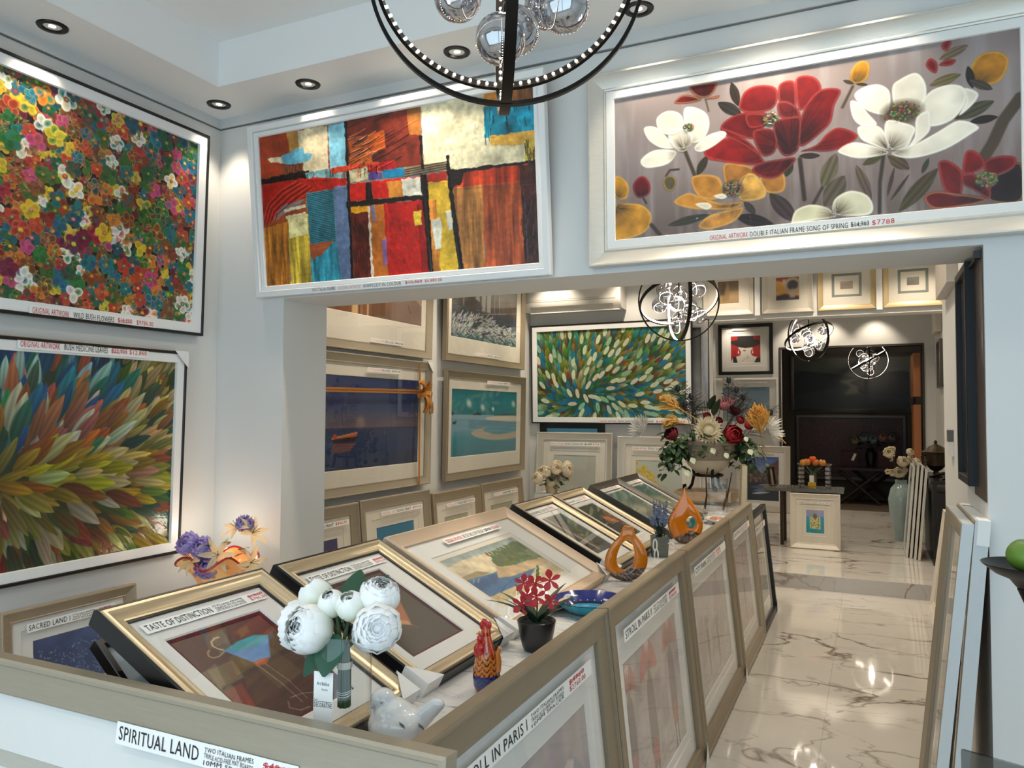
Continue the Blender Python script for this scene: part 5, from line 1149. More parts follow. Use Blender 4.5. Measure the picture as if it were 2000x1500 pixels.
for x, y, z in ((-.050, -.044, .140), (-.018, -.046, .140)): m.ball((x, y, z), .003, 10, 6)
m.build('eye', M('grey_glaze_eye', (150, 148, 144), .25, grain=.1), t, True)
m = MB()
for bx, bz, by in ((.048, .094, -.052), (.086, .085, -.022)):
    for k in range(4): m.tube([(bx - .006 + .004 * k, by, bz + .005 - .002 * k), (bx - .002 + .004 * k, by - .002, bz - .004 - .002 * k)], .0011, 5)
m.build('crackle_marks', M('dark_crackle', (60, 56, 52), .5, grain=.1), t)
# glass rooster
t = thing('glass_rooster', 'red, orange and blue art glass rooster on the marble', 'figurine', (-.943, 1.86, TZ))
RED, ORG, BLU, DKR = lin((178, 34, 26)), lin((214, 128, 62)), lin((44, 62, 128)), lin((110, 24, 26)); BLK = lin((46, 14, 14))
def rc(a, z, r):
    sc = abs(sin(a * 4.5)) * .012; zz = z + sc
    line = (zz / .0145) % 1.0 < .3
    if z < .018: c = DKR
    elif z < .05: c = BLU
    elif z < .104 + .01 * sin(a * 5): c = ORG
    else: return RED if sin(a * 9 + z * 60) > -.7 else lin((226, 140, 60))
    return BLK if line else c
m = MB(); prof = []
pr = [(0, .0005), (.018, 0), (.027, .004), (.0335, .018), (.0355, .04), (.034, .062), (.030, .085), (.0255, .105), (.020, .123), (.0145, .140), (.0125, .150), (.0135, .160), (.011, .170), (.005, .178), (.0002, .180)]
for i in range(len(pr) - 1):
    for k in range(6):
        q = k / 6; prof.append((pr[i][0] * (1 - q) + pr[i + 1][0] * q, pr[i][1] * (1 - q) + pr[i + 1][1] * q))
m.lathe(prof, 96, col=rc); m.build('body', VCERAM, t, 60)
GR = M('red_art_glass', (186, 32, 26), .1, coat=.6, grain=.15)
m = MB()
for k in range(5): m.ball((-.012 + .006 * k, -.004, .176 + .006 * sin(k * 1.3) + .002 * k), .0075, 14, 8, (.8, .6, 1.5))
m.build('comb', GR, t, True)
m = MB().ball((-.010, -.018, .140), .010, 14, 10, (.8, .8, 1.7)).ball((-.004, -.024, .118), .011, 14, 10, (.9, .7, 1.5)).ball((-.016, -.02, .112), .012, 14, 10, (.9, .7, 1.7)); m.build('wattle', GR, t, True)
MB().tube([(-.013, -.008, .158), (-.024, -.013, .153)], [.005, .0008], 10).build('beak', M('amber_glass', (214, 140, 60), .1, coat=.6, grain=.1), t, True)
m = MB().tube([(.024, .004, .040), (.034, .004, .062), (.036, .004, .085), (.034, .003, .105), (.040, .002, .122), (.046, .001, .118)], [.008, .009, .008, .0065, .005, .002], 14); m.build('tail', M('orange_art_glass', (206, 126, 58), .1, coat=.6, grain=.25, gscale=(200, 200, 30)), t, True)
m = MB()
for k in range(5): m.ball((.037, .002, .03 + .009 * k), .005, 10, 6)
m.build('foot_trail', M('smoky_art_glass', (110, 84, 60), .1, coat=.6, grain=.2), t, True)
# red orchid in black pot
t = thing('potted_orchid', 'small red orchid in ribbed black pot on the marble', 'plant', (-.962, 2.25, TZ))
pr = [(.0001, 0), (.036, 0), (.041, .004)]
for k in range(40):
    q = k / 39; pr.append((.041 + .020 * q ** .7 + .0004 * (k % 2), .006 + .084 * q))
pr += [(.0615, .094), (.059, .096), (.056, .092), (.052, .086)]
MB().lathe(pr, 48).build('pot', M('black_ceramic', (24, 25, 26), .32, coat=.2, grain=.1), t, 50)
MB().lathe([(.0001, .089), (.03, .087), (.053, .084)], 24).build('soil', M('dark_moss', (44, 50, 42), .9, grain=.5, gscale=(160, 160, 160), bump=.8), t, True)
for a, L, up, bn in ((2.9, .16, .95, .45), (2.5, .15, 1.15, .35), (3.5, .13, 1.2, .3), (.45, .15, 1.1, .45), (-.25, .12, 1.3, .45), (.9, .16, 1.1, .35), (-.9, .10, 1.5, .4), (2.0, .15, 1.3, .3), (-2.2, .12, 1.2, .4)):
    a += .42
    leaf(MB(), (.008 * cos(a), .008 * sin(a), .085), (cos(a), sin(a) * .7, up), (0, 0, 1), L, .03, bn, .3, .5, 2, 10).build('leaf', LEAFD, t, True)
MB().tube([(0, 0, .085), (.004, -.004, .15), (0, -.006, .20), (.004, -.004, .245)], .0028, 8).build('flower_stem', STEMM, t, True)
ORC = M('red_orchid_petal', (190, 36, 44), .5, grain=.15, gscale=(100, 100, 100))
F0 = Matrix.Rotation(YAW, 3, 'Z')
for x, y, z, s, rr in ((-.042, -.01, .212, 1, .2), (-.008, -.016, .212, 1, .9), (.042, -.012, .222, 1.15, .5), (-.047, -.02, .148, 1.1, .1), (-.002, -.022, .172, 1.1, .6), (.044, -.018, .158, .9, 1.0), (-.03, -.02, .178, .8, .3)):
    m = MB(); c = F0 @ Vector((x, y, z))
    for k in range(5):
        a = rr + 2 * pi * k / 5
        leaf(m, c, F0 @ Vector((cos(a), -.25, sin(a))), F0 @ Vector((0, -1, .1)), .032 * s, .017 * s * (1.2 if k % 2 else .8), .1, .1, 1.5, 4, 5)
    m.ball(c + F0 @ Vector((0, -.004, 0)), .004, 8, 6)
    m.tube([c, F0 @ Vector((0, -.004, z - .012))], .0012, 5)
    m.build('orchid_flower', ORC, t, True)
m = MB()
for k in range(5): m.ball((.004 + .002 * (k % 2), -.004, .236 + .007 * k), .0058 - .0005 * k, 10, 8, (1, 1, 1.2))
m.build('flower_buds', M('green_bud', (128, 136, 84), .6, grain=.2), t, True)
# painted bowl
t = thing('painted_bowl', 'blue and turquoise hand painted bowl between orchid and orange vase', 'bowl', (-.962, 2.76, TZ))
NAVY, TURQ, LIME = lin((24, 38, 110)), lin((30, 150, 176)), lin((134, 178, 52))
outer = [(.0001, .0), (.066, .0), (.072, .003), (.096, .014), (.118, .030), (.134, .046), (.138, .050)]
MB().lathe(outer, 64).build('bowl_outside', M('turquoise_glaze', (28, 150, 178), .15, coat=.5, grain=.05), t, True)
def bc(u, v):
    r = v * .138; a = u * 2 * pi; x, y = r * cos(a), r * sin(a)
    if r > .094:
        q = .114 + .011 * sin(a * 3.0 + .6 * sin(a * 7))
        if abs(r - q) < .0034 and sin(a * 2 + 1) > -.6: return lin((196, 206, 226))
        return NAVY
    if r > .084: return lin((14, 16, 20))
    if int((a * 9) % 3) == 0 and r > .074: return lin((30, 120, 160))
    e = (x / .075) ** 2 + ((y + .01) / .034) ** 2
    if e < 1:
        if abs(y + .01) < .0018 or (abs(((x * 1.4 + abs(y + .01) * 1.5) / .018) % 1 - .5) < .07): return lin((28, 60, 30))
        return LIME
    if x > .045 and y < .02: return lin((226, 190, 50))
    if y > .03: return lin((40, 130, 170))
    return lin((20, 96, 120)) if (int(x * 90) + int(y * 90)) % 2 else lin((60, 160, 160))
def bp(u, v):
    r = v * .138; a = u * 2 * pi; z = .006 + .046 * (max(0, r - .07) / .068) ** 1.2
    return (r * cos(a), r * sin(a), z)
MB().grid(bp, 120, 60, bc).build('bowl_inside', VCERAM, t, 60)
m = MB()
for k in range(22):
    a = 2 * pi * k / 22; z = .006 + .046 * ((.097 - .07) / .068) ** 1.2; m.ball((.097 * cos(a), .097 * sin(a), z + .0015), .0026, 8, 5)
m.build('white_dots', PAPER, t, True)
# orange ring vases
ORV, BRV, CRV = lin((214, 122, 20)), lin((62, 42, 36)), lin((150, 128, 112))
def ringvase(label, loc, outer, hole, neck, brown, thick=.036, rz=.3):
    t = thing('art_glass_vase', label, 'vase', loc, rz, 'orange art glass vases')
    def resample(pts, n):
        p = Art.smooth(None, pts, 10); d = [0]
        for i in range(len(p)): d.append(d[-1] + math.dist(p[i], p[(i + 1) % len(p)]))
        out = []
        for k in range(n):
            s = d[-1] * k / n; i = next(j for j in range(len(p)) if d[j + 1] > s); q = (s - d[i]) / (d[i + 1] - d[i] + 1e-9)
            a, b = p[i], p[(i + 1) % len(p)]; out.append((a[0] + (b[0] - a[0]) * q, a[1] + (b[1] - a[1]) * q))
        return out
    N = 120
    O = resample(outer, N); hx = sum(p[0] for p in hole) / len(hole); hz = sum(p[1] for p in hole) / len(hole)
    Hh = resample(hole, N * 2)
    vs, cs = [], []; S = 20
    for x, z in O:
        a0 = atan2(z - hz, x - hx)
        hxp = min(Hh, key=lambda p: abs((atan2(p[1] - hz, p[0] - hx) - a0 + pi) % (2 * pi) - pi))
        w = math.dist((x, z), hxp)
        for k in range(S):
            q = 2 * pi * k / S; f = .5 + .5 * cos(q); th = min(thick, w * .62)
            px, pz = hxp[0] + (x - hxp[0]) * f, hxp[1] + (z - hxp[1]) * f
            py = th * .5 * sin(q) * (1.0 if pz < .16 else max(.5, 1 - (pz - .16) * 5))
            vs.append((px, py, max(.0, pz)))
            lim = brown(px, pz)
            edge = f > .93 and x < 0 and z < .2
            if lim or edge:
                sw = sin(px * 160 + pz * 240 + 2 * sin(px * 90)); c = CRV if sw > .72 else (BRV if sw > -.75 else lin((96, 66, 50)))
            else: c = ORV
            cs.append(c)
    fs = []
    for i in range(N):
        for k in range(S): fs.append((i * S + k, i * S + (k + 1) % S, ((i + 1) % N) * S + (k + 1) % S, ((i + 1) % N) * S + k))
    m = MB().add(vs, fs, cs); o = m.build('vase_body', VCERAM, t, 70)
    if neck: MB().lathe([(neck[2] * .45, neck[1] - .012), (neck[2], neck[1]), (neck[2] * .8, neck[1] + .002), (neck[2] * .6, neck[1] - .01)], 24, neck[0], 0).build('neck_rim', M('clear_lip_' + str(len(bpy.data.materials)), (206, 150, 96), .08, coat=.6, grain=.1), t, True)
    return t
ringvase('orange art glass vase with open neck and large oval hole', (-.99, 3.34, TZ), [(.0, .0), (.045, .012), (.083, .055), (.092, .105), (.075, .160), (.040, .205), (.028, .240), (-.014, .242), (-.03, .205), (-.075, .15), (-.098, .09), (-.09, .04), (-.05, .008)],
         [(.012, .055), (.03, .09), (.032, .14), (.012, .182), (-.02, .165), (-.042, .115), (-.042, .075), (-.02, .052)], (.007, .243, .021), lambda x, z: z < .028 + .022 * (x + .09) / .18 * 2 + .006 * sin(x * 60))
ringvase('orange teardrop art glass vase with small round hole', (-.968, 4.44, TZ), [(.0, .0), (.05, .016), (.09, .06), (.10, .115), (.085, .17), (.045, .235), (.012, .275), (-.004, .322), (-.02, .275), (-.055, .215), (-.092, .15), (-.098, .10), (-.08, .045), (-.04, .006)],
         [(.032, .088), (.052, .098), (.058, .125), (.048, .150), (.03, .158), (.012, .145), (.006, .12), (.014, .096)], None, lambda x, z: z < .055 + .02 * sin(x * 30 + .6), rz=.34)
# lavender in zinc box
t = thing('lavender_pot', 'lavender sprigs in square zinc pot with white wire heart', 'plant', (-1.005, 3.99, TZ), .35)
m = MB(); m.add([(-.04, -.035, 0), (.04, -.035, 0), (.04, .035, 0), (-.04, .035, 0), (-.046, -.04, .105), (.046, -.04, .105), (.046, .04, .105), (-.046, .04, .105), (-.04, -.036, .1), (.04, -.036, .1), (.04, .036, .1), (-.04, .036, .1)],
                [(0, 3, 2, 1), (0, 1, 5, 4), (1, 2, 6, 5), (2, 3, 7, 6), (3, 0, 4, 7), (4, 5, 9, 8), (5, 6, 10, 9), (6, 7, 11, 10), (7, 4, 8, 11), (8, 9, 10, 11)])
m.build('zinc_pot', M('weathered_zinc', (110, 116, 108), .45, .6, grain=.3, gscale=(60, 60, 60)), t)
m = MB(); hp = [(-.018 - .016 * (1 - cos(a)) * .6, -.046, .065 + .03 * sin(a)) for a in [k * .4 for k in range(-2, 14)]]
m.tube(hp, .0042, 8).tube([(p[0] + .006, -.046, p[2] - .05) for p in hp[:13]], .0042, 8).tube([(.04, -.046, .075), (.06, -.05, .08), (.068, -.052, .07)], .0036, 8)
m.build('wire_heart', PAPER, t, True)
rs = random.Random(4); mg, ml = MB(), MB()
for k in range(34):
    a = rs.uniform(0, 6.28); r = rs.uniform(0, .035); x, y = r * cos(a), r * sin(a) * .8; h = rs.uniform(.10, .2); tx, ty = x + rs.uniform(-.05, .05), y + rs.uniform(-.03, .03)
    mg.tube([(x, y, .09), ((x + tx) / 2, (y + ty) / 2, .1 + h * .5), (tx, ty, .1 + h)], .0014, 5)
    for q in range(8):
        f = .55 + .45 * q / 8; ml.ball((x + (tx - x) * f + rs.uniform(-.004, .004), y + (ty - y) * f + rs.uniform(-.004, .004), .1 + h * f), .0055 * (1.25 - .6 * q / 8), 7, 5)
    for q in range(4): leaf(mg, (x, y, .1 + .02 * q), (rs.uniform(-1, 1), rs.uniform(-1, 1), 1.0), (0, 0, 1), .045, .005, .3, .2, 1, 2, 4)
mg.build('stems', LEAFD, t, True); ml.build('lavender_flowers', M('lavender_blue', (124, 134, 160), .85, grain=.3, gscale=(120, 120, 120)), t, True)
# glass bowl with pink shells, tumbler, servers
t = thing('shell_dish', 'shallow white dish of pink shells under glass, far end of table', 'dish', (-.925, 5.35, TZ)); t.scale = (.76, .76, .8)
MB().lathe([(.0001, .0), (.07, .0), (.13, .03), (.150, .045), (.147, .047), (.12, .03), (.06, .01), (.0001, .008)], 48).build('dish', M('white_porcelain', (232, 228, 222), .15, coat=.4, grain=.02), t, True)
m = MB(); rs = random.Random(2)
for k in range(9): m.ball((rs.uniform(-.07, .07), rs.uniform(-.06, .06), .032 + rs.uniform(0, .012)), .026, 10, 7, (1.2, .8, .6))
m.build('shells', M('pink_shell', (204, 140, 118), .5, grain=.25, gscale=(60, 60, 60)), t, True, ); 
MB().lathe([(.155, .046), (.158, .10), (.150, .13), (.148, .13), (.155, .10), (.152, .048)], 48).build('glass_rim', VASEGL, t, True)
t = thing('teal_tumbler', 'teal glass tumbler behind the teardrop vase', 'glass', (-.965, 4.72, TZ))
MB().lathe([(.0001, 0), (.032, 0), (.037, .10), (.034, .10), (.03, .006), (.0001, .006)], 32).build('glass_body', M('teal_glass', (20, 146, 150), .08, coat=.6, grain=.05), t, True)
t = thing('salad_server_set', 'dark wooden salad servers standing in clear acrylic box', 'servers', (-1.06, 6.02, TZ))
m = MB(); w = .07
for x0, x1, y0, y1 in ((-w, w, -.052, -.05), (-w, w, .05, .052), (-w, -w + .002, -.05, .05), (w - .002, w, -.05, .05)): m.box(x0, x1, y0, y1, 0, .25)
m.build('acrylic_box', VASEGL, t)
WD = M('dark_olive_wood', (58, 38, 28), .4, grain=.3, gscale=(20, 20, 90))
for pts, rr in ((((-.10, 0, .01), (-.085, 0, .12), (-.09, 0, .25), (-.075, 0, .33)), [.018, .012, .009, .010]), (((.04, 0, .01), (.055, 0, .07), (.08, 0, .16), (.105, 0, .30)), [.018, .026, .010, .008])):
    MB().tube(pts, rr, 12, None, True, .5).build('server', WD, t, True)
picture('small bronze framed grey print standing at the far end of the table', .22, .34, P_FLAT, GOLD, (-.90, 6.30, TZ), radians(-78), .04, art=paint_plain((120, 116, 112), (150, 140, 124), .3), ppm=60)
# ------------------------------------------------------------------ urn with big arrangement
UX, UY = -1.235, 6.55
tag(MB().box(-.24, .22, -.2, .2, TZ, TZ + .075).build('plinth_box', M('pale_oak_box', (176, 152, 124), .5, grain=.12, gscale=(8, 8, 60)), None, False, (UX, UY, 0)), 'pale wooden plinth box under the iron urn stand', 'box')
Z0 = TZ + .076
t = thing('urn_stand', 'dark iron scroll footed stand holding the flower urn', 'stand', (UX, UY, Z0)); t.scale = (1, 1, 1.24)
for k in range(3):
    a = radians(-62) + 2 * pi * k / 3; d = Vector((cos(a), sin(a), 0)); m = MB()
    pts = [d * .17 + Vector((0, 0, .235)), d * .13 + Vector((0, 0, .19)), d * .115 + Vector((0, 0, .13)), d * .135 + Vector((0, 0, .06)), d * .17 + Vector((0, 0, .018)), d * .205 + Vector((0, 0, .022)), d * .205 + Vector((0, 0, .05)), d * .185 + Vector((0, 0, .052))]
    m.tube(pts, .0125, 10); m.build('leg', IRON, t, True)
m = MB()
for r, z in ((.12, .13), (.165, .232)): m.tube([(r * cos(a), r * sin(a), z) for a in [2 * pi * k / 48 for k in range(49)]], .009, 8)
m.build('ring', IRON, t, True)
t = thing('flower_arrangement', 'stone urn overflowing with proteas, roses, ivy and plumes on iron stand', 'flower arrangement', (UX, UY, Z0 + .165))
STONE = M('carved_stone', (150, 138, 122), .7, grain=.15, gscale=(30, 30, 30), bump=.4)
CRM = M('cream_stone', (196, 186, 164), .6, grain=.06)
MB().lathe([(.0001, .0), (.06, .006), (.12, .04), (.165, .085), (.185, .13)], 48).build('urn_base', CRM, t, True)
m = MB(); m.lathe([(.185, .13), (.20, .135), (.205, .15), (.215, .155), (.235, .25), (.25, .26), (.252, .285), (.235, .288), (.225, .25), (.0001, .24)], 64)
for k in range(16):
    a = 2 * pi * k / 16
    for j in range(5): m.ball((.226 * cos(a + .05 * j), .226 * sin(a + .05 * j), .175 + .045 * abs(sin(j))), .014, 8, 6, (1, 1, .8))
m.build('urn_bowl', STONE, t, True)
RT = Vector((cos(YAW), sin(YAW), 0)); FT = Vector((sin(YAW), -cos(YAW), 0))          # right and front as seen from the shop door
def AP(x, z, f=0.): return RT * x + FT * f + Vector((0, 0, z))
rs = random.Random(12)
ml, md = MB(), MB()
for k in range(560):
    a = rs.uniform(-.25, pi + .25); x = .40 * cos(a) * rs.uniform(.5, 1.0); f = .24 * sin(a) * rs.uniform(.6, 1.1) if rs.random() < .8 else -.15
    if abs(x) < .2 and f > .1 and k % 3: continue
    z = .30 + rs.uniform(-.10, .09) - (.20 * max(0, abs(x) - .12) / .3) * rs.random() - (.10 if rs.random() < .25 and abs(x) > .1 else 0)
    leaf(ml if rs.random() < .5 else md, AP(x, z, f), RT * rs.uniform(-1, 1) + FT * rs.uniform(-.2, 1) + Vector((0, 0, rs.uniform(-.9, .5))), (0, 0, 1), rs.uniform(.05, .085), rs.uniform(.035, .055), .2, .1, .8, 2, 4)
for sx in (-1, 1):
    for k in range(4):
        p0 = AP(sx * (.2 + .05 * k), .28, .18); p1 = AP(sx * (.30 + .04 * k), .12 - .06 * (k % 2), .24); mid = (p0 + p1) / 2 + Vector((0, 0, .07)); md.tube([p0, mid, p1], .002, 5)
        for j in range(7):
            q = j / 6; p = p0 * (1 - q) ** 2 + mid * 2 * q * (1 - q) + p1 * q * q
            leaf(ml if j % 2 else md, p, RT * rs.uniform(-1, 1) + FT * .6 + Vector((0, 0, rs.uniform(-1, .2))), (0, 0, 1), .055, .04, .2, .1, .8, 2, 4)
ml.build('ivy_foliage', LEAFM, t, True); md.build('dark_foliage', LEAFD, t, True)
m = MB()
for x, z, f, s in ((-.20, .16, .26, .05), (-.04, .24, .27, .05), (.07, .20, .27, .045), (.27, .23, .24, .05), (-.245, .06, .26, .05), (.24, .33, .24, .04)):
    leaf(m, AP(x, z, f), RT * .3 + FT * .7 + Vector((0, 0, -.8)), FT, s * 1.15, s * .95, .2, .2, 1, 4, 5)
m.build('pale_leaves', M('pale_sage_leaf', (186, 200, 172), .6, grain=.1), t, True)
PROW = vmat('silk_protea', .8); translucent(PROW, .4)
def protea(p, d, R, seed, c0, c1, n=3, spiky=False):
    m = MB(); F = frame_to(d, seed); rs2 = random.Random(seed); p = Vector(p)
    for li in range(n):
        th = .55 + .42 * li; cnt = 16 + 4 * li
        for k in range(cnt):
            a = 2 * pi * (k + .5 * (li % 2)) / cnt
            leaf(m, p + F @ Vector((R * .3 * cos(a), R * .3 * sin(a), 0)), F @ Vector((sin(th) * cos(a), sin(th) * sin(a), cos(th))), F @ Vector((-cos(a), -sin(a), 1)), R * (1.0 if not spiky else 1.25) * rs2.uniform(.85, 1.1), R * (.34 if not spiky else .2), -.15, .2, .8, 2, 5,
                 lambda u, v: tuple(c0[i] * (1 - v) + c1[i] * v for i in range(3)))
    m.ball(p + F @ Vector((0, 0, R * .15)), R * .55, 20, 12, (1, 1, .7), c1, F)
    return m.build('protea_flower', PROW, t, 60)
IV0, IV1 = lin((196, 184, 140)), lin((232, 224, 200))
protea(AP(-.055, .375, .22), FT * .9 + Vector((0, 0, .35)), .095, 1, IV0, IV1)
protea(AP(.50, .38, .05), RT * .9 + FT * .4 + Vector((0, 0, .2)), .10, 2, lin((206, 206, 200)), lin((234, 234, 232)), 3, True)
protea(AP(-.56, .39, .05), RT * -.8 + FT * .3 + Vector((0, 0, .4)), .085, 3, lin((206, 206, 200)), lin((234, 234, 232)), 3, True)
protea(AP(.13, .565, .05), RT * -.2 + FT * .3 + Vector((0, 0, 1)), .085, 4, lin((60, 16, 24)), lin((206, 140, 150)), 2, True)
protea(AP(.20, .52, .07), RT * .3 + FT * .5 + Vector((0, 0, .8)), .06, 6, lin((40, 12, 16)), lin((74, 22, 30)), 2)
ROSE_L = [(.3, 4, 2.6, .3, .7, 0), (.5, 5, 2.7, .4, .7, 0), (.72, 5, 2.8, .6, .7, .05), (.9, 6, 2.9, .9, .7, .12), (1.0, 6, 3.0, 1.3, .7, .15)]
REDP = M('red_silk', (150, 20, 34), .7, grain=.2, gscale=(50, 50, 50)); CRIM = M('crimson_silk', (110, 18, 34), .7, grain=.2)
petal_cup(MB(), AP(.145, .345, .24), FT * .9 + RT * .15 + Vector((0, 0, .25)), .072, 11, ROSE_L).build('rose', REDP, t, 60)
for i, (x, z, f, R) in enumerate(((-.335, .35, .14, .055), (-.02, .50, .06, .03), (.25, .465, .1, .032), (.31, .42, .12, .035), (.04, .42, .15, .03), (.07, .46, .1, .03))):
    petal_cup(MB(), AP(x, z, f), RT * (x * 2) + FT * .6 + Vector((0, 0, .6)), R, 20 + i, ROSE_L[1:]).build('small_rose', CRIM if i in (0, 4, 5) else REDP, t, 60)
AST = M('mustard_plume', (214, 166, 84), .85, grain=.25, gscale=(60, 60, 60))
def plume(p, d, L, W, seed, n=34):
    m = MB(); r2 = random.Random(seed); d = Vector(d).normalized(); p = Vector(p); F = frame_to(d)
    for k in range(n):
        q = k / n; a = r2.uniform(0, 6.28); o = F @ Vector((cos(a), sin(a), .9))
        m.tube([p + d * (L * q), p + d * (L * q) + o * (W * (1 - q) * .6), p + d * (L * q + W * (1 - q) * .6) + o * (W * (1 - q)) + Vector((0, 0, -.012))], [.009 * (1 - .4 * q), .008 * (1 - .4 * q), .003], 6)
    m.tube([p - d * .25, p + d * L], .004, 5)
    return m.build('astilbe_plume', AST, t, True)
plume(AP(.40, .36, .14), RT * -.25 + FT * .25 + Vector((0, 0, .9)), .27, .115, 1, 60); plume(AP(.47, .44, .12), RT * -.5 + FT * .2 + Vector((0, 0, .5)), .21, .105, 5, 54)
plume(AP(-.26, .56, .1), RT * -.75 + FT * .1 + Vector((0, 0, .45)), .20, .095, 2, 44); plume(AP(-.26, .44, .1), RT * -.85 + FT * .2 + Vector((0, 0, .1)), .16, .075, 3, 40)
PEA = M('peacock_barbs', (34, 42, 38), .6, grain=.3); EYE = M('peacock_eye', (16, 22, 34), .4, grain=.3)
for i, (x0, x1, z1, b) in enumerate(((-.12, -.26, .73, .12), (-.06, -.15, .66, .1), (.16, .17, .80, .07), (.18, .235, .72, .11), (.2, .29, .66, .10), (.3, .52, .53, .11), (.28, .44, .57, .1), (-.1, -.20, .60, .12))):
    m = MB(); p0, p1 = AP(x0, .3, 0), AP(x1, z1, .04); mid = (p0 + p1) / 2 + Vector((0, 0, .04)); pts = [p0 * (1 - q) ** 2 + mid * 2 * q * (1 - q) + p1 * q * q for q in [k / 8 for k in range(9)]]
    m.tube(pts, .0022, 5); r2 = random.Random(i)
    for k in range(46):
        q = .45 + .55 * k / 46; p = p0 * (1 - q) ** 2 + mid * 2 * q * (1 - q) + p1 * q * q; s = 1 if k % 2 else -1
        dv = RT * (s * r2.uniform(.6, 1)) + Vector((0, 0, r2.uniform(.2, .9))) + FT * r2.uniform(-.4, .4)
        m.tube([p, p + dv * (b * .5), p + dv * b * .9 + Vector((0, 0, -.01))],   .0019, 4, None, False)
    o = m.build('peacock_feather', PEA, t, True)
    MB().ball(p1, .026, 12, 8, (.8, .4, 1.2)).build('feather_eye', EYE, o, True)
m = MB()
for k in range(14):
    x = rs.uniform(-.2, .3); m.tube([AP(x * .4, .3, .05), AP(x * .8, .45, .08), AP(x * 1.2, .55 + .1 * rs.random(), .08)], .0028, 5)
m.build('twigs', M('dark_twig', (40, 30, 26), .7, grain=.2), t, True)
for x, z, L in ((-.42, .36, .14), (.36, .34, .15), (.42, .26, .12), (-.36, .42, .12), (.02, .50, .16), (-.02, .55, .14)):
    leaf(MB(), AP(x * .8, z, .14), RT * (.9 if x > .1 else -.9 if x < -.1 else .1) + FT * .3 + Vector((0, 0, .05 if abs(x) > .1 else .9)), (0, 0, 1), L, .075, .25, .15, .8).build('broad_leaf', LEAFD, t, True)
for o in bpy.data.objects:                                # the table top sits 3 cm lower than first surveyed: move its things out along the floor to suit
    if o.parent is None and o not in _vase and o.type in ('EMPTY', 'MESH'):
        o.location.x *= 1.04; o.location.y *= 1.04
        o.scale = o.scale * 1.04
# ------------------------------------------------------------------ smaller things round the rooms
# lit ruffled glass vase with artificial lilies near the left wall
t = thing('white_plinth', 'plain white plinth under the lit ruffled vase by left wall', 'plinth', (-2.80, 2.72, 0))
MB().box(-.17, .17, -.17, .17, 0, .66).build('plinth_body', WALLM, t)
t = thing('ruffled_vase_lamp', 'lit orange glass vase with ruffled red rim near the corner', 'vase', (-2.80, 2.72, .662))
AMB = vmat('speckled_amber_glass', .15, .5)
_b = AMB.node_tree.nodes['Principled BSDF']; _b.inputs['Emission Color'].default_value = (*lin((255, 190, 110)), 1); _b.inputs['Emission Strength'].default_value = .12
def rv(u, v):
    a = u * 2 * pi; r = .06 + .085 * v ** 1.2 + .06 * max(0, v - .55) * (1 + .7 * sin(a * 5)); z = .27 * v - .026 * max(0, v - .7) * (1 + sin(a * 5 + 1.2)) / .3
    return (r * cos(a), r * sin(a), z)
def rvc(u, v):
    a = u * 2 * pi
    if sin(a * 7 + 2) * sin(v * 21) > .86: return lin((70, 52, 50))
    return lin((236, 186, 120)) if sin(a * 3 + v * 7) > -.3 else lin((224, 140, 80))
MB().grid(rv, 96, 26, rvc).build('vase_body', AMB, t, 70)
MB().tube([rv(k / 96, 1.0) for k in range(97)], .0055, 8).build('rim', M('red_glass_rim', (168, 30, 24), .1, coat=.6, grain=.1), t, True)
t = thing('lily_bunch', 'cream lilies and purple blooms in the lit ruffled vase', 'flowers', (-2.80, 2.72, .70))
CRL = M('cream_lily_petal', (236, 218, 176), .6, grain=.06); PUR = M('purple_silk', (206, 192, 244), .8, grain=.2, gscale=(70, 70, 70))
translucent(CRL, .4); translucent(PUR, .4)
for x, z, f, dr in ((-.075, .22, .12, (-.6, .7, .5)), (.045, .245, .13, (.1, .9, .2)), (.10, .35, .04, (-.3, .5, .8)), (.165, .33, .03, (.7, .4, .5)), (.175, .20, .08, (.9, .5, .3))):
    m = MB(); c = AP(x, z, f); d = RT * dr[0] + FT * dr[1] + Vector((0, 0, dr[2])); F = frame_to(d)
    for k in range(6):
        a = pi * k / 3; leaf(m, c, F @ Vector((cos(a), sin(a), .55)), F @ Vector((-cos(a), -sin(a), 1)), .085, .028, .35, .2, .9)
    o = m.build('lily', CRL, t, True); s = MB()
    for k in range(5): s.tube([c, c + F @ Vector((.016 * cos(k * 1.25), .016 * sin(k * 1.25), .045))], .0012, 5)
    s.build('stamen', M('green_stamen', (120, 150, 70), .6, grain=.1) if False else STEMM, o)
for i, (x, z, f, R) in enumerate(((-.115, .285, .08, .048), (-.04, .275, .11, .046), (-.005, .19, .13, .05), (.13, .37, .03, .038))):
    petal_cup(MB(), AP(x, z, f), FT * .8 + Vector((0, 0, .5)) + RT * (x * 3), R, 40 + i, [(.3, 7, 2.5, .3, .5, 0), (.6, 9, 2.7, .5, .45, .05), (.85, 11, 2.8, .8, .42, .1), (1.0, 12, 2.9, 1.2, .42, .15)], .12).build('purple_bloom', PUR, t, 60)
m = MB()
for x, z, L in ((.0, .28, .08), (.06, .30, .07), (.11, .25, .09), (.13, .28, .07), (-.02, .2, .08)): leaf(m, AP(x, z - .02, .09), RT * (x * 5) + FT * .5 + Vector((0, 0, .4)), (0, 0, 1), L, .045, .2, .1, .8)
for x in (-.08, 0, .08): m.tube([AP(0, -.02), AP(x, .24, .05)], .004, 6)
m.build('foliage', LEAFM, t, True)
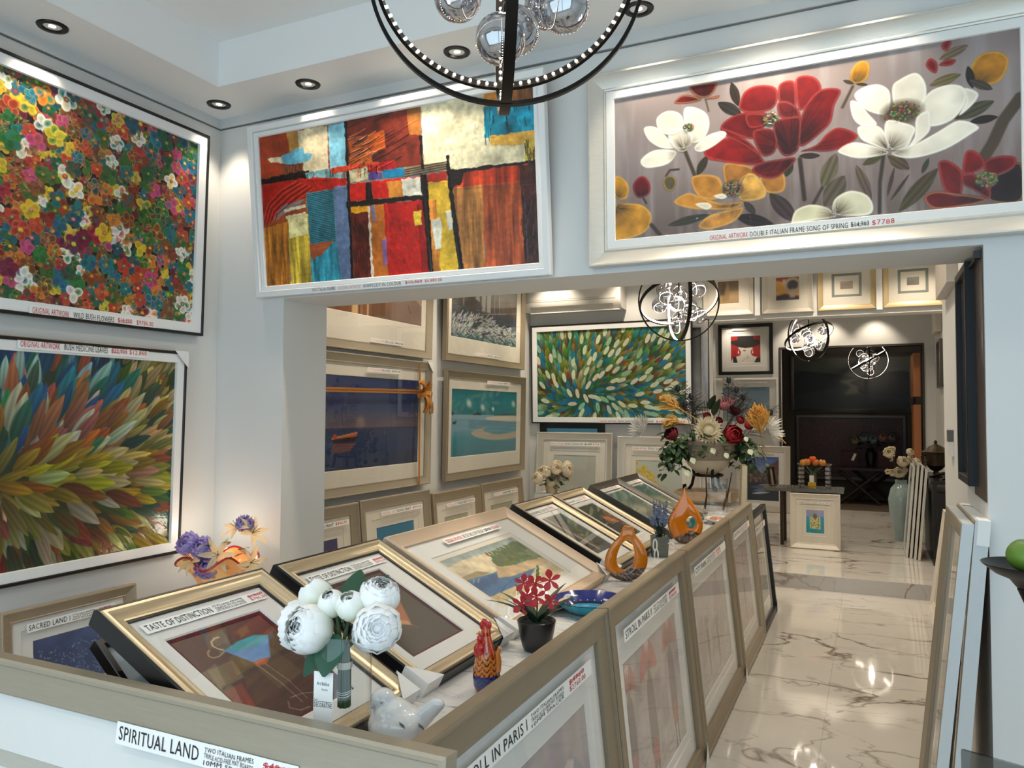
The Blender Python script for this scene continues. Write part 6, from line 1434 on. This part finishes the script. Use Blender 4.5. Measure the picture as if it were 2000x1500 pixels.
for pz, e, cl, x, y in ((.86, .45, (1, .7, .4), -2.80, 2.72), (1.0, .6, (1, .9, .75), -2.97, 2.84)):
    l = bpy.data.lights.new('vase_glow', 'POINT'); l.energy = e; l.color = cl; l.shadow_soft_size = .03
    o = bpy.data.objects.new('vase_glow', l); COL.objects.link(o); o.location = (x, y, pz)
# gold ribbon round the boat picture
t = thing('gold_ribbon', 'gold ribbon with bow tied across the boat photograph', 'ribbon', (XI + .075, 5.14, 1.03))
RIB = M('copper_gold_ribbon', (206, 138, 66), .25, .6, grain=.12)
m = MB(); m.box(-.001, .001, -1.30, .185, .733, .748).box(-.0005, .0015, -1.30, .185, .716, .729)
o = m.build('horizontal_band', RIB, t); o.rotation_euler = (.012, 0, 0)
MB().box(.0025, .004, -.012, .010, -.0, .975).build('vertical_band', RIB, t)
m = MB()
for a, L in ((.9, .11), (2.2, .10), (-.4, .10), (3.6, .09), (-1.7, .17), (-1.25, .19)):
    d = Vector((.25, cos(a), sin(a))); s = Vector((0, -sin(a), cos(a))) * .018
    for q in (0, .02): m.grid(lambda u, v: Vector((.012, 0, .735)) + d * (L * v) + s * ((u - .5) * 2) + Vector((.035 * sin(pi * v) + q, 0, 0)), 2, 8)
m.ball((.03, 0, .735), .02, 12, 8); m.build('bow', RIB, t, True)
m = MB()
for a, L in ((-1.4, .2), (1.1, .09), (-.9, .13)):
    d = Vector((.3, cos(a), sin(a))); s = Vector((0, -sin(a), cos(a))) * .012; m.grid(lambda u, v: Vector((.03, .02, .735)) + d * (L * v) + s * ((u - .5) * 2), 2, 5)
m.build('silver_tail', M('silver_ribbon', (206, 210, 216), .25, .6, grain=.05), t, True)
# air conditioner
t = thing('air_conditioner', 'white split air conditioner high on the back wall', 'air conditioner', (-2.735, YB, 2.645))
ACM = M('white_plastic', (226, 222, 214), .4, grain=.01)
pr = [(0, .30), (-.20, .30), (-.215, .27), (-.215, .10), (-.20, .05), (-.16, .005), (0, .0)]
vs = [(s * .52, y - .001, z) for s in (-1, 1) for y, z in pr]; n = len(pr)
MB().add(vs, [(i, i + 1, n + i + 1, n + i) for i in range(n - 1)] + [(n - 1, 0, n, 2 * n - 1), tuple(range(n))[::-1], tuple(range(n, 2 * n))]).build('body', ACM, t, 30)
MB().box(-.50, .47, -.2165, -.215, .098, .103).box(-.49, .30, -.2175, -.214, .116, .119).build('panel_seam', M('grey_seam', (140, 136, 128), .5, grain=.05), t)
MB().add([(-.46, -.205, .052), (.44, -.205, .052), (.44, -.165, .006), (-.46, -.165, .006)], [(0, 1, 2, 3)]).box(-.47, .50, -.17, -.12, -.012, .0).build('louvre', M('pale_louvre', (206, 202, 194), .4, grain=.02), t)
# white silk flowers on a plinth in front of the spring prints
t = thing('flower_plinth', 'white plinth under the cream flowers behind the table', 'plinth', (-2.60, 6.42, 0)); MB().box(-.12, .12, -.12, .12, 0, .88).build('plinth_body', WALLM, t)
t = thing('cream_flower_pot', 'cream silk flowers in gold pot before the grey-green print', 'flowers', (-2.60, 6.42, .881))
MB().lathe([(.0001, 0), (.05, 0), (.065, .07), (.06, .075), (.0001, .06)], 24).build('pot', GOLD, t, True)
CRS = M('cream_silk', (244, 234, 212), .8, grain=.08); translucent(CRS, .4); rs = random.Random(5)
for k in range(13):
    x, z, f = rs.uniform(-.14, .15), rs.uniform(.08, .20), rs.uniform(-.02, .1)
    petal_cup(MB(), AP(x, z + (.05 if x > .02 else 0), f), RT * (x * 6) + FT * .8 + Vector((0, 0, .5)), .05, 60 + k, ROSE_L[2:], .08, 5, 5).build('bloom', CRS, t, 60)
m = MB()
for k in range(24): leaf(m, AP(rs.uniform(-.1, .12), rs.uniform(.06, .2), .04), RT * rs.uniform(-1, 1) + FT * .6 + Vector((0, 0, rs.uniform(-.4, .8))), (0, 0, 1), .06, .035, .2, .1)
m.build('foliage', LEAFM, t, True)
# right of the opening
t = thing('wall_thermostat', 'small grey wall control panel left of the dark edge-on mirror', 'control panel', (XR - .0005, 4.22, 1.40))
MB().box(-.018, 0, -.05, .05, 0, .11).build('cover', ACM, t); MB().box(-.02, -.0005, -.052, .052, .07, .125).build('screen', M('grey_screen', (92, 92, 90), .3, grain=.05), t)
tag(MB().box(XR - .045, XR - .0005, 3.85, 4.45, 2.185, 2.42).build('wall_box', M('pale_grey_plastic', (196, 188, 178), .5, grain=.02)), 'pale boxed unit high on right wall beside the gilt framed etchings', 'wall unit')
tag(MB().box(XR - .0035, XR - .0003, 3.06, 3.37, 1.30, 2.175).build('brown_panel', M('dark_walnut', (74, 60, 54), .3, grain=.25, gscale=(30, 30, 3))), 'dark brown board on the jamb behind the edge-on mirror', 'panel')
t = thing('rail_bracket', 'small black bracket and rod at top right corner of opening', 'bracket', (XR - .012, 3.09, 2.165))
MB().box(-.012, .011, -.02, .012, -.022, .006).build('clamp', BLACKF, t); MB().tube([(0, .01, -.012), (-.004, .20, -.02)], .006, 10).build('rod', BRONZE, t, True)
# green apple candle on its iron stand
t = thing('candle_stand', 'dark iron pricket stand at the right edge of the picture', 'candle stand', (.236, 1.50, 0))
MB().lathe([(.0001, 1.315), (.02, 1.317), (.03, 1.33), (.05, 1.338), (.068, 1.352), (.070, 1.355), (.066, 1.353), (.045, 1.342), (.0001, 1.338)], 40).build('dish', IRON, t, True)
m = MB(); m.tube([(.0, 0, 1.32), (.012, 0, 1.28), (.035, 0, 1.23), (.075, 0, 1.19), (.11, 0, 1.10), (.12, 0, .8), (.12, 0, .02)], [.02, .016, .014, .013, .013, .013, .013], 12); m.build('stem', IRON, t, True)
MB().lathe([(.0001, .0), (.07, .0), (.065, .02), (.03, .03), (.0001, .032)], 32, .12, 0).build('foot', IRON, t, True)
t = thing('apple_candle', 'green apple shaped candle on the iron stand', 'candle', (.239, 1.50, 1.3395)); t.scale = (.96, .96, .9)
ap = []
for k in range(41):
    th = pi * k / 40; r = .0385 * sin(th) ** .82; z = .032 - .030 * cos(th) - .010 * max(0, -cos(th)) ** 6 * -1 - .012 * max(0, cos(pi - th)) ** 10
    ap.append((max(.0001, r), z))
MB().lathe(ap, 48).build('apple', M('green_wax', (98, 134, 44), .45, coat=.2, grain=.08, gscale=(20, 20, 20)), t, 80)
MB().tube([(0, 0, .054), (.001, 0, .074)], .0014, 6).build('wick', PAPER, t, True)
t = thing('acrylic_holder', 'clear acrylic sheet corner at the bottom right edge', 'acrylic holder', (.21, 1.27, .80), -.36)
MB().box(-.10, .16, -.003, .003, 0, .312).build('acrylic_sheet', glassmat('acrylic_sheet', (196, 200, 200), .06), t)
m = MB()
for k in range(5): leaf(m, (.02, .006, .20), (cos(k * 1.25), 0, sin(k * 1.25)), (0, -1, 0), .06, .05, .1, .1, 1.2)
m.build('pink_flower_print', M('pale_pink_print', (214, 176, 184), .7, grain=.1), t, True)
tag(MB().box(.06, .42, 1.12, 1.42, 0, .798).build('display_pedestal', BLACKF), 'dark pedestal holding the acrylic sheet', 'pedestal')
# mosaic table with tulips and candle holders
t = thing('mosaic_table', 'small side table with silver mosaic top behind the cake print', 'table', (-.68, 9.27, .133))
MOS = M('silver_mosaic', (120, 116, 104), .3, .6, grain=.7, gscale=(45, 45, 45))
MB().box(-.42, .42, -.2, .2, .60, .635).build('mosaic_top', MOS, t); m = MB()
for k in range(22):
    x = -.4 + .038 * k; m.tube([(x + .017 * cos(a), -.202, .655 + .017 * sin(a)) for a in [2 * pi * j / 12 for j in range(13)]], .004, 5)
m.build('pierced_rail', MOS, t, True)
for x in (-.22, .30):
    for y in (-.16, .16): MB().box(x - .018, x + .018, y - .018, y + .018, 0, .60).build('leg', BRONZE, t)
t = thing('tulip_vase', 'orange tulips in clear vase with yellow tag on mosaic table', 'flowers', (-.575, 9.20, .769))
MB().lathe([(.0001, 0), (.035, 0), (.035, .19), (.033, .19), (.033, .006), (.0001, .006)], 24).build('vase_body', VASEGL, t, True)
MB().box(-.05, .03, -.045, -.038, .0, .07).build('yellow_tag', M('yellow_card', (232, 186, 40), .7, grain=.03), t); MB().box(-.035, .012, -.044, -.037, .07, .145).build('white_tag', PAPER, t)
m = MB()
for x in (-.07, -.03, 0, .03, .09): m.tube([(0, 0, .01), (x * .4, 0, .17), (x, -.01, .29)], .004, 6)
for k in range(6): leaf(m, (0, 0, .12), (cos(k), sin(k) * .5, 1.2), (0, 0, 1), .16, .03, .3, .2)
m.build('stems', STEMM, t, True)
for i, (x, z, c) in enumerate(((-.10, .285, (222, 150, 60)), (-.055, .295, (226, 140, 60)), (0.0, .325, (226, 96, 46)), (.10, .29, (220, 150, 70)), (.03, .29, (216, 120, 60)))):
    petal_cup(MB(), (x, -.01, z), (x, -.3, 1), .04, 80 + i, [(.8, 3, 2.9, .25, .9, -.15), (1.0, 4, 3.0, .35, .9, -.1)], .04).build('tulip', M('tulip_silk_%d' % i, c, .7, grain=.15), t, 60)
CRY = M('cut_crystal', (170, 168, 164), .1, .8, grain=.4, gscale=(70, 70, 70))
for x, lab, n in ((-.70, 'stacked crystal candle holder left of the tulip vase', 5), (-.42, 'stacked crystal candle holder right of the tulip vase', 5)):
    t = thing('candle_holder', lab, 'candle holder', (x, 9.22, .769), 0, 'crystal candle holders')
    for k in range(n):
        z = .003 + .048 * k; s = .026
        MB().lathe([(s * .6, z), (s * 1.25, z + .010), (s * 1.25, z + .034), (s * .6, z + .044)], 6, close=True).build('crystal_block', CRY, t)
    MB().lathe([(.012, .24), (.03, .255), (.046, .275), (.042, .275), (.0001, .25)], 8).build('cup', CRY, t, True)
picture('tiny brown easel frame at the left end of the mosaic table', .10, .22, P_SLIM, BRONZE, (-1.02, 9.22, .769), radians(60), .15, art=paint_plain((180, 170, 150), (160, 150, 130), .1), ppm=60)
# black console, urn, leaning frames and blossom vase at the right of the third room
t = thing('console_cabinet', 'black console cabinet with fluted front by the right wall', 'cabinet', (.70, 9.1, .133))
MB().box(-.15, .165, -.62, .62, 0, .70).build('body', BLACKF, t); MB().box(-.17, .167, -.65, .65, .785, .82).build('top', BLACKF, t); m = MB()
for y in (-.6, .6):
    for x in (-.13, .13): MB().box(x - .02, x + .02, y - .03, y + .03, .70, .785).build('gallery_post', BLACKF, t)
for k in range(7): m.box(-.12 + .04 * k, -.10 + .04 * k, -.632, -.62, .05, .62)
m.build('fluted_panel', M('black_satin', (26, 24, 22), .25, grain=.1), t)
t = thing('bronze_urn', 'dark bronze lidded urn with finial on the black console', 'urn', (.62, 9.0, .954))
MB().lathe([(.0001, 0), (.06, 0), (.065, .012), (.03, .03), (.022, .06), (.05, .075), (.09, .12), (.085, .15), (.105, .24), (.135, .25), (.135, .262), (.10, .272), (.07, .31), (.03, .33), (.012, .345), (.018, .36), (.008, .378), (.0001, .38)], 32).build('urn_body', BRONZE, t, True)
for s in (-1, 1): MB().tube([(s * .085, 0, .15), (s * .125, 0, .16), (s * .13, 0, .21), (s * .10, 0, .225)], .008, 8).build('handle', BRONZE, t, True)
t = thing('leaf_dish', 'black leaf shaped dish on the console before the bronze urn', 'dish', (.69, 8.64, .9535))
m = MB(); leaf(m, (-.13, 0, .03), (1, .1, .12), (0, 0, 1), .26, .16, -.1, .3, .8, 6, 10); m.lathe([(.05, .0), (.02, .02), (.03, .04)], 16); m.build('dish_body', IRON, t, True)
for k, (x, y, h) in enumerate(((.345, 8.85, .93), (.38, 8.80, .97), (.415, 8.74, .95), (.45, 8.70, .92))):
    picture(('outermost thin white frame of the stack leaning on black console', 'second thin white frame from the aisle leaning on black console', 'third thin white frame from the aisle leaning on black console', 'innermost thin white frame of the stack leaning on black console')[k], .62, h, scale_prof(P_FLAT, .8, .6), CHAMPL, (x, y + .31, .134), R90, .085, 'thin frames stacked against the black console', mats=[(.06, MATW, .003)], art=paint_plain((190, 190, 186), (170, 172, 172), .1), ppm=30)
t = thing('blossom_vase', 'pale blue-white vase with cream blossom branches behind the leaning frames', 'flowers', (.33, 10.05, .133))
MB().lathe([(.0001, 0), (.07, 0), (.08, .02), (.13, .35), (.14, .48), (.11, .60), (.06, .66), (.065, .70), (.055, .70), (.0001, .6)], 32).build('vase_body', M('celadon_glaze', (160, 180, 180), .2, coat=.4, grain=.1, gscale=(10, 10, 10)), t, True)
rs = random.Random(8); mb, mt = MB(), MB()
for k in range(16):
    x = rs.uniform(-.22, .2); z = rs.uniform(.78, 1.06); mt.tube([AP(0, .65), AP(x * .5, .78, .02), AP(x, z, .04)], .004, 5)
    petal_cup(mb, AP(x, z, .05), RT * x * 3 + FT * .8 + Vector((0, 0, .4)), rs.choice([.03, .03, .04, .06]), 90 + k, ROSE_L[2:], .08, 4, 5)
mt.build('twigs', BRONZE, t, True); mb.build('blossoms', CRS, t, 60)
picture('small grey framed picture high on the right wall of the third room', .55, .62, P_FLAT, PEWTER, (.868, 11.4, 1.95), R90, 0, art=paint_plain((170, 166, 160), (180, 176, 170), .05), ppm=40)
tag(MB().box(.80, .868, 11.3, 11.9, 2.68, 3.15).build('pale_canvas', MATC), 'pale canvas edge high on right wall above grey picture', 'canvas')
# dark room furniture
t = thing('trestle_table', 'dark cross legged table inside the dark doorway', 'table', (-.05, 13.75, .133))
DKW = M('ebonised_wood', (26, 20, 18), .5, grain=.2)
MB().box(-.45, .45, -.25, .25, .56, .60).build('top', DKW, t)
for s in (-1, 1):
    m = MB()
    for q in (-1, 1): m.tube([(s * .1 + q * .32, s * .18, .56), (s * .1 - q * .32, s * .18, .0)], .028, 8)
    m.build('leg', DKW, t, True)
tag(MB().box(-1.2, .65, 12.8, 14.5, .1335, .142).build('patterned_rug', None or M('dark_trellis_rug', (84, 72, 58), .9, grain=.6, gscale=(9, 14, 9))), 'dark patterned rug on the floor of dark room', 'rug')
for x, lab in ((-.30, 'dark red gift bag with tag, left on the cross legged table'), (.26, 'dark red gift bag with tag, right on the cross legged table')):
    t = thing('gift_bag', lab, 'bag', (x, 13.72, .7335)); m = MB(); m.box(-.13, .13, -.07, .07, 0, .26); m.build('bag_body', M('oxblood_paper', (52, 16, 18), .6, grain=.2), t)
    MB().tube([(-.05, -.072, .26), (-.03, -.072, .33), (.03, -.072, .33), (.05, -.072, .26)], .004, 6).build('handle', DKW, t, True); o = MB().box(-.02, .02, -.076, -.0715, .12, .24).build('gift_tag', PAPER, t); o.rotation_euler = (0, .4, 0)
t = thing('dim_bouquet', 'dim bouquet of pale roses on the table in dark room', 'flowers', (.02, 13.95, .7335))
MB().lathe([(.0001, 0), (.06, 0), (.09, .2), (.05, .28), (.06, .3)], 24).build('vase_body', DKW, t, True); mb = MB(); rs = random.Random(3)
for k, c in enumerate(((150, 146, 110), (130, 146, 140), (130, 150, 150), (150, 120, 110), (120, 110, 104))):
    petal_cup(MB(), (-.24 + .14 * k, -.1, .46 + rs.uniform(-.05, .08)), (0, -.8, .5), .075, 120 + k, ROSE_L[2:], .08, 5, 5).build('rose', M('dusky_rose_%d' % k, c, .8, grain=.15), t, 60)
for k in range(40): leaf(mb, (rs.uniform(-.3, .35), rs.uniform(-.1, .05), rs.uniform(.25, .5)), (rs.uniform(-1, 1), -.4, rs.uniform(-.6, .6)), (0, 0, 1), .1, .06, .2, .1)
mb.build('foliage', LEAFD, t, True)
